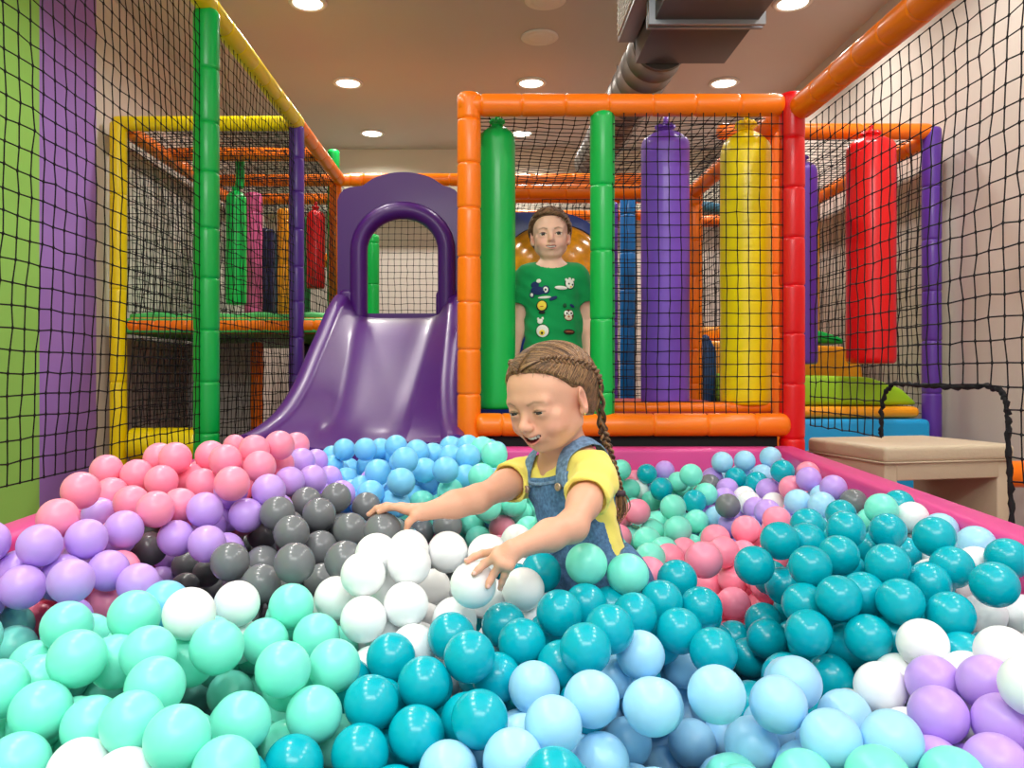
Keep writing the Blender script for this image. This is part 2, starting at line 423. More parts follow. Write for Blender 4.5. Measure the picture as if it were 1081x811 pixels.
# --- left frame
lf = empty('climbing_frame', (-1.55, 5.0, 0), 'tall padded frame with raised green deck behind the side net, green front post', 'play frame')
pole('post', (-1.066, 3.05, .02), (-1.066, 3.05, 2.13), V['green'], lf, .048, .20, label='green padded post')
pole('post', (-1.069, 4.5, .02), (-1.069, 4.5, 2.14), V['purple'], lf, .042, .2, label='purple padded post')
pole('post', (-2.065, 4.5, .02), (-2.065, 4.5, 2.16), V['yellow'], lf, .046, .5, label='yellow padded post')
pole('rail', (-1.07, .7, 2.157), (-1.07, 4.53, 2.157), V['yellow'], lf, .043, .19, label='yellow padded side rail')
pole('rail', (-2.09, 4.5, 2.15), (-1.10, 4.5, 2.15), V['yellow'], lf, .041, .3, label='yellow padded top rail')
pole('rail', (-1.07, 4.53, 2.155), (-1.07, 5.83, 2.155), V['orange'], lf, .042, .25)
pole('rail', (-2.04, 4.54, 2.13), (-2.04, 7.0, 2.13), V['orange'], lf, .045, .3)
for y, z in ((5.13, 2.15), (5.82, 2.15), (6.35, 2.13)): pole('rail', (-2.04, y, z), (-1.07 if y != 5.82 else -.9, y, z), V['orange'], lf, .043, .3)
pole('rail', (-1.6, 6.9, 1.75), (-1.2, 6.9, 1.70), V['orange'], lf, .06, .3)
pole('post', (-1.105, 5.83, .02), (-1.105, 5.83, 2.13), V['orange'], lf, .045, .25)
pole('rail', (-2.02, 4.535, 1.022), (-.80, 4.535, 1.022), V['orange'], lf, .045, .09, label='orange ribbed deck edge')
pole('rail', (-2.0, 4.50, .36), (-1.60, 4.50, .36), V['yellow'], lf, .09, .3, label='yellow bottom roll')
box('deck', (-2.1, 4.5, .98), (-.75, 7.2, 1.062), mat('deck_vinyl_green', (70, 180, 90), .5, var=.08), lf, .012, label='green padded deck')
m = MB(); m.add(*sweep([(-2.02 + i * .051, 4.56, 1.068 + .012 * math.sin(i * .55) ** 2) for i in range(25)], .022, 10)); m.build('deck_pad', mat('deck_vinyl_green'), lf)
box('back_board', (-2.05, 5.5, .02), (-1.60, 5.54, .96), GREYB, lf, label='grey board under the deck')
box('back_board', (-1.60, 6.6, .02), (-.80, 6.64, .96), DARK, lf, label='dark board under the deck')
for x, y, mm in ((-1.52, 5.3, V['orange']), (-1.27, 5.6, V['navy']), (-1.38, 6.0, GREYB), (-1.22, 6.2, V['amber'])):
    pole('post', (x, y, .02), (x, y, .96), mm, lf, .04, .3)
for x, y, z1, mm, r in ((-1.645, 5.65, 2.02, V['pink'], .062), (-1.68, 6.1, 1.85, V['navy'], .065), (-1.62, 6.3, 1.85, V['teal'], .05), (-1.50, 5.95, 1.97, V['amber'], .055), (-1.33, 5.9, 1.9, vinyl('dim_green', (30, 120, 60)), .03)):
    pole('post', (x, y, 1.07), (x, y, z1), mm, lf, r, .35)
bag('punch_bag', 'slim green punch bag on a green pole above the raised deck', -1.625, 5.2, 1.96, 1.20, .065, V['green'], 'punch bags over the raised deck')
pole('post', (-1.60, 5.2, 1.95), (-1.60, 5.2, 2.16), V['green'], lf, .028, .3)
bag('punch_bag', 'dark red punch bag hanging deep between purple post and slide', -1.23, 5.75, 1.95, 1.36, .065, V['red'], 'punch bags over the raised deck')
tag(netting('net_panel', (-1.075, 1.30, .50), (0, .05, 0), (0, 0, .0505), 34, 33, .0018, .003, bulge=.03), 'big slack black net hanging in front of the green and lilac wall', 'net', 'black safety nets')
tag(netting('net_panel', (-1.072, 3.10, .35), (0, .049, 0), (0, 0, .0505), 28, 36, .0016, .005), 'black net between the green post and the purple post', 'net', 'black safety nets')
tag(netting('net_panel', (-2.02, 4.52, 1.10), (.049, 0, 0), (0, 0, .05), 19, 20, .0021, .004), 'black net under yellow top rail above the raised deck', 'net', 'black safety nets')
tag(netting('net_panel', (-2.03, 4.6, .10), (0, .049, 0), (0, 0, .05), 46, 40, .0021, .005), 'dense dark net along the beige wall beside the raised deck', 'net', 'black safety nets')
tag(netting('net_panel', (-1.09, 4.55, 1.10), (0, .049, 0), (0, 0, .05), 26, 20, .0021, .004), 'black net between the purple post and the slide arch', 'net', 'black safety nets')
tag(netting('net_panel', (-2.0, 4.55, 2.13), (.049, 0, 0), (0, .049, 0), 19, 48, .0021, .005), 'black roof net over the raised green deck', 'net', 'black safety nets')
tag(netting('net_panel', (-2.0, 4.53, .30), (.049, 0, 0), (0, 0, .05), 19, 13, .0021, .004), 'black net below the orange deck edge', 'net', 'black safety nets')

# --- back frame across the room
bf = empty('play_frame', (.3, 6.0, 0), 'long orange padded frame spanning the back of the room behind the slide', 'play frame')
pole('rail', (-1.03, 5.84, 2.16), (1.35, 5.84, 2.16), V['orange'], bf, .045, .3)
pole('rail', (-.9, 6.3, 2.13), (1.35, 6.3, 2.13), V['orange'], bf, .042, .3)
pole('rail', (-.2, 6.75, 2.08), (1.35, 6.75, 2.08), V['orange'], bf, .042, .3)
pole('post', (1.35, 5.84, .02), (1.35, 5.84, 2.18), V['orange'], bf, .045, .3)
pole('post', (-.80, 5.6, .02), (-.80, 5.6, 1.72), V['green'], bf, .045, .3, label='green padded post')
pole('post', (-1.15, 6.0, .02), (-1.15, 6.0, 2.42), V['green'], bf, .045, .3, label='green padded post')
pole('post', (.848, 4.88, .02), (.848, 4.88, 1.84), V['blue'], bf, .047, .22, label='blue padded post')
pole('post', (.80, 5.2, .02), (.80, 5.2, 1.86), V['purple'], bf, .04, .3)
pole('rail', (.80, 4.9, 1.85), (1.6, 5.4, 1.85), V['teal'], bf, .035, .3)
tag(netting('net_panel', (-.98, 6.32, .10), (.05, 0, 0), (0, 0, .05), 46, 40, .0021, .003), 'black net seen through the slide arch against the beige wall', 'net', 'black safety nets')
tag(netting('net_panel', (-.05, 5.9, 2.12), (.05, 0, 0), (0, .05, 0), 27, 16, .0021, .003), 'black roof net of the back frame', 'net', 'black safety nets')

# blue panel with an amber dome behind the boy
bp = empty('panel', (.34, 4.1, 0), 'deep blue arched play panel with amber bubble window behind the boy', 'play panel')
oc = (.335, 1.275); orr = .222
outer = [(-.04, .03), (.62, .03), (.62, 1.32)] + [(.62 - .28 * (1 - math.cos(a)) , 1.32 + .25 * math.sin(a)) for a in np.linspace(.1, PI / 2, 8)] + [(.14, 1.57), (-.04, 1.57)]
m = MB()
def annulus(m, outer, inner, y0, y1):
    """plate with a hole: both outlines have the same number of points"""
    n = len(outer); vs = []
    for y in (y0, y1):
        for p in outer: vs.append((p[0], y, p[1]))
        for p in inner: vs.append((p[0], y, p[1]))
    fs = []
    for i in range(n):
        j = (i + 1) % n
        fs += [(i, j, n + j, n + i), (2 * n + i, 3 * n + i, 3 * n + j, 2 * n + j), (i, 2 * n + i, 2 * n + j, j), (n + i, n + j, 3 * n + j, 3 * n + i)]
    m.add(vs, fs)
def resample(poly, c, n, a0=0):
    """points of a polygon at n even angles about c"""
    out = []
    P2 = [np.array(p) for p in poly]
    for k in range(n):
        a = a0 + 2 * PI * k / n; d = np.array([math.cos(a), math.sin(a)]); best = None
        for i in range(len(P2)):
            p, q = P2[i], P2[(i + 1) % len(P2)]; e = q - p; den = d[0] * e[1] - d[1] * e[0]
            if abs(den) < 1e-9: continue
            w = p - np.array(c); t_ = (w[0] * e[1] - w[1] * e[0]) / den; s_ = (w[0] * d[1] - w[1] * d[0]) / den
            if t_ > 0 and -1e-6 <= s_ <= 1 + 1e-6 and (best is None or t_ > best): best = t_
        out.append(tuple(np.array(c) + d * (best or .1)))
    return out
hole = [(oc[0] + math.cos(a) * orr * 1.25, oc[1] + math.sin(a) * orr * 1.08) for a in np.arange(64) * 2 * PI / 64]
annulus(m, resample(outer, oc, 64), hole, 4.08, 4.13); m.build('panel_board', V['deepblue'], bp, sharp=40)
AMB = mat('amber_plastic', (240, 160, 24), .16, .6, .5, var=.3, vscale=22, transm=.15)
m = MB(); m.add(*sphere((oc[0], 4.10, oc[1]), (orr * 1.25, .11, orr * 1.08), 32, 16)); m.build('bubble_window', AMB, bp, label='amber bubble window')

# --- right frame
rf = empty('play_frame', (1.75, 4.4, 0), 'orange and purple padded frame along the wall behind the bench', 'play frame')
pole('rail', (1.155, .7, 1.725), (1.155, 2.98, 1.735), V['orange'], rf, .046, .165, label='orange padded side rail')
pole('rail', (1.14, 4.0, 1.955), (2.20, 4.0, 1.955), V['orange'], rf, .039, .5, label='orange padded top rail')
pole('post', (2.205, 4.0, .02), (2.205, 4.0, 1.975), V['purple'], rf, .045, .26, label='purple padded post')
pole('rail', (2.205, 4.04, 1.93), (2.205, 6.2, 1.93), V['orange'], rf, .045, .3)
pole('post', (2.13, 5.25, .55), (2.13, 5.25, 1.9), V['amber'], rf, .03, .4)
pole('post', (2.2, 6.2, .02), (2.2, 6.2, 1.95), V['orange'], rf, .045, .3)
pole('rail', (1.18, 6.2, 1.93), (2.2, 6.2, 1.93), V['orange'], rf, .045, .3)
pole('rail', (2.08, 3.30, .34), (2.29, 3.30, .34), V['orange'], rf, .055, .3)
bag('punch_bag', 'large shiny red punch bag hanging over the coloured steps', 1.855, 3.90, 1.925, .80, .112, V['red'])
bag('punch_bag', 'purple punch bag half hidden behind the red post', 1.60, 4.10, 1.86, .80, .075, V['purple'])
tag(netting('net_panel', (2.19, 4.06, .55), (0, .05, 0), (0, 0, .05), 40, 27, .0021, .004), 'dense black net behind the red bag along the wall', 'net', 'black safety nets')
tag(netting('net_panel', (1.2, 4.02, 1.94), (.05, 0, 0), (0, .05, 0), 20, 42, .0021, .004), 'black roof net above the red bag', 'net', 'black safety nets')
tag(netting('net_panel', (1.2, 6.18, .5), (.05, 0, 0), (0, 0, .05), 20, 28, .0021, .004), 'black net at the far end behind the yellow post', 'net', 'black safety nets')
# big side net with the doorway hem
def door(Pn):
    y, z = Pn[..., 1], Pn[..., 2]
    inside = (y > 1.835) & (y < 2.385) & (z < .705)
    return ~inside & ~((y >= 2.385) & (z < .525)) & ~((y <= 1.835) & (z < .47))
tag(netting('net_panel', (1.17, .925, .4595), (0, .0525, 0), (0, 0, .0525), 38, 23, .0019, .0035, keep=door), 'big slack black net beside the bench with a roped doorway cut out', 'net', 'black safety nets')
hp = [W(1072, 640, 1.80), W(1072, 545, 1.80), W(1072, 500, 1.81), W(1072, 450, 1.815), W(1071, 425, 1.82), W(1065, 412, 1.84), W(1050, 408, 1.89), W(1020, 409, 2.0), W(990, 408, 2.13), W(965, 406, 2.24), W(950, 405, 2.33), W(942, 413, 2.37), W(938, 432, 2.40), W(936, 456, 2.40), W(936, 460, 2.40)]
hp = np.array(hp); hp[:, 0] = 1.172
tt = np.linspace(0, len(hp) - 1, 120); hp2 = np.stack([np.interp(tt, np.arange(len(hp)), hp[:, k]) for k in range(3)], 1)
hp2 += RNG.normal(0, .0012, hp2.shape)
m = MB(); m.add(*sweep(hp2, .0062 + .0018 * np.sin(np.arange(120) * 1.9), 7))
tag(m.build('hem_rope', ROPE), 'thick black rope hem edging the doorway in the side net', 'rope')

# --- stepped soft blocks
def soft(name, poly, y0, y1, material, label, axis='x'):
    bm = bmesh.new(); vs, fs = prism(poly, axis, y0, y1)
    bv = [bm.verts.new(v) for v in vs]; bm.faces.ensure_lookup_table()
    for f in fs: bm.faces.new([bv[i] for i in f])
    bmesh.ops.recalc_face_normals(bm, faces=bm.faces)
    bmesh.ops.bevel(bm, geom=bm.edges[:], offset=.025, segments=3, affect='EDGES', profile=.5)
    bm.verts.index_update(); m = MB(); m.add([v.co for v in bm.verts], [[v.index for v in f.verts] for f in bm.faces]); bm.free()
    o = m.build(name, material, sharp=50); return tag(o, label, 'soft block', 'soft play blocks')
soft('soft_block', [(3.9, .0), (5.6, .0), (5.6, .53), (3.9, .53)], 1.28, 2.15, V['sky'], 'bright blue soft block at the bottom of the steps')
soft('soft_block', [(3.94, .535), (5.6, .535), (5.6, .59), (3.94, .59)], 1.28, 2.12, V['amber'], 'flat orange soft mat lying on the blue block')
soft('soft_block', [(1.28, .595), (2.15, .595), (2.06, .68), (1.90, .735), (1.28, .755)], 4.0, 4.64, V['lime'], 'lime green sloping soft wedge on the orange mat', 'y')
soft('soft_block', [(1.30, .595), (2.20, .595), (2.18, .80), (2.08, .91), (1.30, .945)], 4.68, 5.4, V['amber'], 'yellow soft block behind the lime wedge, under the red bag', 'y')
soft('soft_block', [(1.86, .95), (2.16, .93), (2.14, .97), (2.02, 1.01), (1.86, 1.02)], 4.85, 5.3, V['green'], 'green soft mat topping the far end of the steps', 'y')
soft('soft_block', [(1.165, .0), (1.29, .0), (1.29, .88), (1.235, .985), (1.18, .93)], 4.52, 4.62, vinyl('dark_blue', (14, 62, 116)), 'dark blue pointed soft block standing between violet and yellow bags', 'y')
m = MB(); m.add(*sphere((1.60, 5.35, 1.03), (.12, .08, .05), 20, 12)); m.add(*lathe([(0, .03), (.01, .05), (.25, .05), (.26, .03)], (1.30, 5.35, 1.02), (1, 0, 0), 18))
tag(m.build('soft_roll', V['amber'], sharp=50), 'small yellow soft roll lying far behind the yellow bag', 'soft roll')

# --- bench
ang = math.radians(13)
bn = empty('bench', (1.335, 2.70, 0), 'beige padded bench with slab legs beside the pink pit wall', 'bench')
BE = mat('beige_leatherette', (198, 182, 156), .5, .4, bump=.12, bscale=70, var=.05)
def bl(u, v, z): return np.array([1.335 + u * math.cos(ang) - v * math.sin(ang), 2.70 + u * math.sin(ang) + v * math.cos(ang), z])
BW, BD = .505, .41
m = MB(); m.add(*rbox(bl(BW / 2, BD / 2, .478), (BW + .02, BD + .02, .056), .016, 4, ang)); m.build('seat_cushion', BE, bn, sharp=50)
m = MB(); m.add(*sweep([bl(-.009, -.009, .452), bl(BW + .009, -.009, .452), bl(BW + .009, BD + .009, .452), bl(-.009, BD + .009, .452), bl(-.009, -.009, .452)], .003, 6)); m.build('piping', BE, bn)
for u0 in (0.02, BW - .03):
    m = MB(); m.add(*rbox(bl(u0 + .005, BD / 2, .226), (.05, BD - .01, .446), .006, 3, ang)); m.build('leg', BE, bn, sharp=50)
m = MB(); m.add(*rbox(bl(BW / 2, .02, .42), (BW - .09, .035, .062), .005, 3, ang)); m.build('apron', BE, bn, sharp=50)
m = MB(); m.add(*rbox(bl(BW / 2, BD - .03, .42), (BW - .09, .035, .062), .005, 3, ang)); m.build('apron', BE, bn, sharp=50)

# ------------------------------------------------------------------ slide
sl = empty('slide', (-.485, 3.6, 0), 'purple moulded plastic slide with an arch, ending in the ball pit', 'slide')
CX, HW = -.483, .335
prof = [(4.42, 1.205, 1.065), (4.25, 1.135, 1.045), (4.10, 1.055, .975), (3.95, .965, .885), (3.75, .855, .77), (3.55, .745, .66), (3.35, .645, .565), (3.18, .585, .515), (3.05, .56, .50), (2.93, .545, .492), (2.84, .53, .487)]
ys = np.array([p[0] for p in prof])[::-1]; wt = np.array([p[1] for p in prof])[::-1]; bd = np.array([p[2] for p in prof])[::-1]
def sm(x, X, Yv):
    """smooth interpolation (averaged linear)"""
    return sum(np.interp(np.clip(x + d, X[0], X[-1]), X, Yv) for d in (-.08, -.04, 0, .04, .08)) / 5
YS = np.linspace(4.42, 2.84, 40)
secs = []
for y in YS:
    w_, b_ = float(sm(y, ys, wt)), float(sm(y, ys, bd)); fl = 0.02 + max(0, (3.5 - y) / .6) ** 1.5 * .045
    hw = HW + max(0, (3.3 - y) / .5) ** 2 * .012
    pr = np.clip((4.30 - y) / .9, 0, 1); wi = hw - .10 - .055 * pr; w_ += .028 * math.sin(PI * np.clip((4.35 - y) / 1.4, 0, 1))
    S = []
    k = 7
    S.append((-hw - fl * .3, b_ - .10)); S.append((-hw - fl * .6, (b_ + w_) / 2)); S.append((-hw - fl, w_ - .03))
    for a in np.linspace(PI, 0, k): S.append((-hw - fl + .045 + math.cos(a) * .045, w_ - .025 + math.sin(a) * .028))
    S.append((-wi - .008, (w_ + b_) / 2)); S.append((-wi + .012, b_ + .02)); S.append((-wi + .05, b_ + .003))
    for x in np.linspace(-wi + .10, 0, 5): S.append((x, b_ - .004 * (1 - (x / wi) ** 2)))
    full = S + [(-x, z) for x, z in S[:-1][::-1]]
    # underside
    full += [(hw - .02, b_ - .07), (0, b_ - .05), (-hw + .02, b_ - .07)]
    secs.append([(CX + x, y, z) for x, z in full])
n = len(secs[0]); vs = [p for s in secs for p in s]; fs = []
for i in range(len(secs) - 1):
    for k in range(n): l = (k + 1) % n; fs.append((i * n + k, (i + 1) * n + k, (i + 1) * n + l, i * n + l))
fs.append(tuple(range(n))); fs.append(tuple((len(secs) - 1) * n + k for k in range(n))[::-1])
m = MB(); m.add(vs, fs); m.build('chute', SLIDE_M, sl, sharp=65)
# arch panel
ax = -.462
outl = [(-.818, 1.02), (-.148, 1.02), (-.148, 1.70), (-.165, 1.745), (-.20, 1.765), (-.245, 1.775)] + [(ax + .235 * math.cos(a), 1.72 + .13 * math.sin(a)) for a in np.linspace(.42, PI - .42, 14)] + [(-.685, 1.775), (-.765, 1.765), (-.80, 1.745), (-.818, 1.70)]
def opening(w, zb, zs, e=1.0):
    return [(ax + w, zb), (ax + w, zs)] + [(ax + w * math.cos(a), zs + w * e * math.sin(a)) for a in np.linspace(.15, PI - .15, 14)] + [(ax - w, zs), (ax - w, zb)]
op = opening(.205, 1.08, 1.42, .92)
cen = (ax, 1.36)
m = MB(); annulus(m, resample(outl, cen, 96, .03), resample(op, cen, 96, .03), 4.38, 4.45); m.build('arch_panel', SLIDE_M, sl, sharp=40)
rim = np.array([(x, 4.37, z) for x, z in opening(.238, 1.05, 1.42, .92)])
tt = np.linspace(0, len(rim) - 1, 70); rim = np.stack([np.interp(tt, np.arange(len(rim)), rim[:, k]) for k in range(3)], 1)
m = MB(); m.add(*sweep(rim, .048, 16)); m.build('arch_rim', SLIDE_M, sl, sharp=60)
m = MB()
for sx in (-1, 1): m.add(*rbox((CX + sx * .265, 4.40, 1.13), (.13, .09, .16), .03)); 
m.build('side_bracket', SLIDE_M, sl, sharp=50)
m = MB(); m.add(*rbox((CX, 4.46, .52), (.5, .06, 1.0), .01)); m.build('support', DARK, sl, sharp=50)

# ------------------------------------------------------------------ the balls
BCOL = {'p': ('pink', (255, 150, 178)), 'l': ('lilac', (196, 160, 238)), 'g': ('grey', (116, 120, 124)), 's': ('sky blue', (126, 206, 250)), 'm': ('mint green', (130, 236, 216)),
        'w': ('white', (244, 246, 247)), 't': ('teal', (0, 174, 192)), 'b': ('pale blue', (168, 222, 255))}
BALLS = """t553,2800,403;m491,2778,353;m450,2725,426;b857,2687,460;b771,2650,460;b930,2649,476;m375,2610,404;t405,2587,342;t547,2539,389;s-450,2524,513;m625,2477,439;m664,2452,384;s-373,2451,521;l852,2451,397;s-279,2449,530;t884,2415,458;t617,2405,369;m612,2360,318;m217,2351,440;p880,2336,420;s-202,2294,529;g682,2288,375;l910,2284,452;p372,2251,356;s-55,2234,521;s-175,2225,484;p409,2200,374;s-61,2198,405;m157,2196,444;m504,2192,387;m-178,2182,400;p354,2176,309;m207,2160,407;l748,2155,380;m-43,2151,352;m-100,2143,438;m92,2139,449;l918,2139,447;s-291,2129,490;g-176,2120,334;m17,2120,538;b816,2119,412;s-217,2104,525;s-110,2096,500;l-485,2095,523;m493,2087,347;m43,2085,451;g946,2083,418;m-16,2070,486;b854,2058,414;m403,2040,328;g-764,2035,265;m226,2035,380;p37,2035,359;m64,2025,425;s-294,2019,449;s-230,2017,425;g-702,2010,253;p719,2004,386;s-214,1986,484;p629,1962,370;m100,1949,371;g-732,1948,234;l-423,1942,496;g-293,1942,430;p548,1938,353;m-2,1927,434;p430,1911,313;m146,1906,404;p-491,1896,582;g-95,1890,394;t829,1890,420;m196,1888,364;g-527,1880,375;g-352,1868,463;l-459,1864,501;p307,1862,323;p-638,1853,562;t943,1849,449;m373,1849,328;p-535,1844,576;g-414,1837,458;p500,1834,273;p-741,1816,560;p546,1788,295;w63,1782,379;w154,1775,344;m867,1774,452;p518,1773,358;p-688,1772,565;w933,1771,434;p-625,1763,509;p-833,1759,539;p-766,1758,529;p-573,1758,562;p-498,1758,548;p-697,1719,521;p-798,1707,496;g-356,1699,454;t674,1698,432;t874,1684,374;l-456,1676,507;g-704,1676,386;w-113,1672,310;t798,1669,387;p508,1665,274;l-795,1647,462;g-281,1647,431;l-491,1636,463;p-721,1628,490;g-338,1625,399;g-424,1622,469;p-619,1618,486;p-512,1611,531;t792,1594,439;l-558,1587,482;g-384,1575,439;g-440,1574,379;w162,1569,346;l-604,1560,432;t476,1559,237;p-634,1536,492;t525,1533,279;p410,1529,397;b922,1521,428;t601,1519,434;g-312,1518,358;l-529,1517,430;p303,1516,371;t673,1514,457;p-834,1510,290;p-762,1507,532;t554,1504,354;t539,1487,442;l-672,1487,463;t476,1470,232;m-536,1461,164;g-467,1459,410;t477,1442,407;w871,1437,407;g-187,1437,468;t336,1429,385;g-402,1428,378;t622,1427,429;t494,1425,281;p-756,1416,496;p-668,1416,344;t781,1408,465;g-250,1405,424;w-70,1402,441;l-698,1400,463;m-822,1393,315;t92,1392,407;l-654,1388,411;g-332,1383,425;w0,1383,440;t887,1376,434;w-136,1376,449;w912,1367,340;w843,1367,342;l-592,1364,394;w0,1363,371;l-718,1361,410;t542,1354,426;t780,1354,425;l-789,1353,419;m165,1348,432;m234,1346,415;w-176,1336,384;m-783,1333,298;t352,1331,363;l-740,1329,467;w-184,1329,452;w58,1325,396;t285,1323,376;w-250,1323,382;t723,1322,405;t655,1319,437;t517,1317,373;b321,1312,274;t159,1310,374;m-619,1304,231;t606,1300,395;w-126,1293,445;l-747,1292,408;t578,1290,316;b278,1287,163;l-656,1267,424;w-196,1264,435;t637,1263,336;t550,1262,399;m-308,1262,386;t25,1259,357;w-52,1258,366;t229,1258,373;t533,1254,278;t789,1254,422;w-127,1250,392;w-389,1248,394;t295,1241,354;t494,1239,352;t634,1238,400;t109,1230,385;t580,1228,348;b364,1225,200;m-391,1224,263;w-189,1224,377;t702,1222,384;b267,1220,149;w-22,1215,432;m-336,1215,346;m-258,1213,354;w-112,1212,338;b182,1206,297;m-595,1201,357;b303,1195,202;t334,1192,339;t-54,1187,363;t387,1186,262;t50,1184,355;s-474,1184,411;w604,1184,303;b222,1172,341;t691,1172,339;w627,1161,361;b200,1156,221;m-312,1155,248;t174,1152,385;t-138,1148,345;t105,1147,335;m-643,1142,336;m-597,1142,392;t12,1140,320;b455,1129,236;w547,1122,313;m-489,1114,415;w660,1110,332;b386,1106,266;m-274,1103,324;m-409,1102,357;t133,1098,375;t-25,1097,365;b63,1094,324;w-405,1092,425;b484,1092,286;m-207,1085,357;l598,1081,336;t-85,1072,338;b408,1071,339;w685,1071,379;m-490,1061,371;m-588,1059,345;w658,1058,289;m-195,1058,266;m-356,1058,391;b344,1050,267;t-131,1047,250;t-27,1044,301;t-150,1035,327;m-258,1030,271;l638,1030,354;m-433,1028,393;m-261,1026,374;b131,1016,340;b365,1012,335;m-218,1010,323;b142,1008,265;m304,1002,241;m-511,1002,396;t-89,1001,302;l560,1001,326;b282,993,355;b201,988,342;t-10,984,328;t-155,977,289;m-593,976,368;b79,974,325;l622,972,328;m-399,966,375;l531,962,281;m-294,960,335;b408,957,316;m-530,955,350;t-230,954,286;b-47,952,280;b476,949,318;m-464,945,336;w635,940,386;b29,933,303;l582,922,302;m360,919,285;m-398,902,359;m-524,897,314;m518,897,298;m434,896,300;w-447,883,314;t73,881,305;m-334,866,358;w-385,854,317;m-275,844,334"""
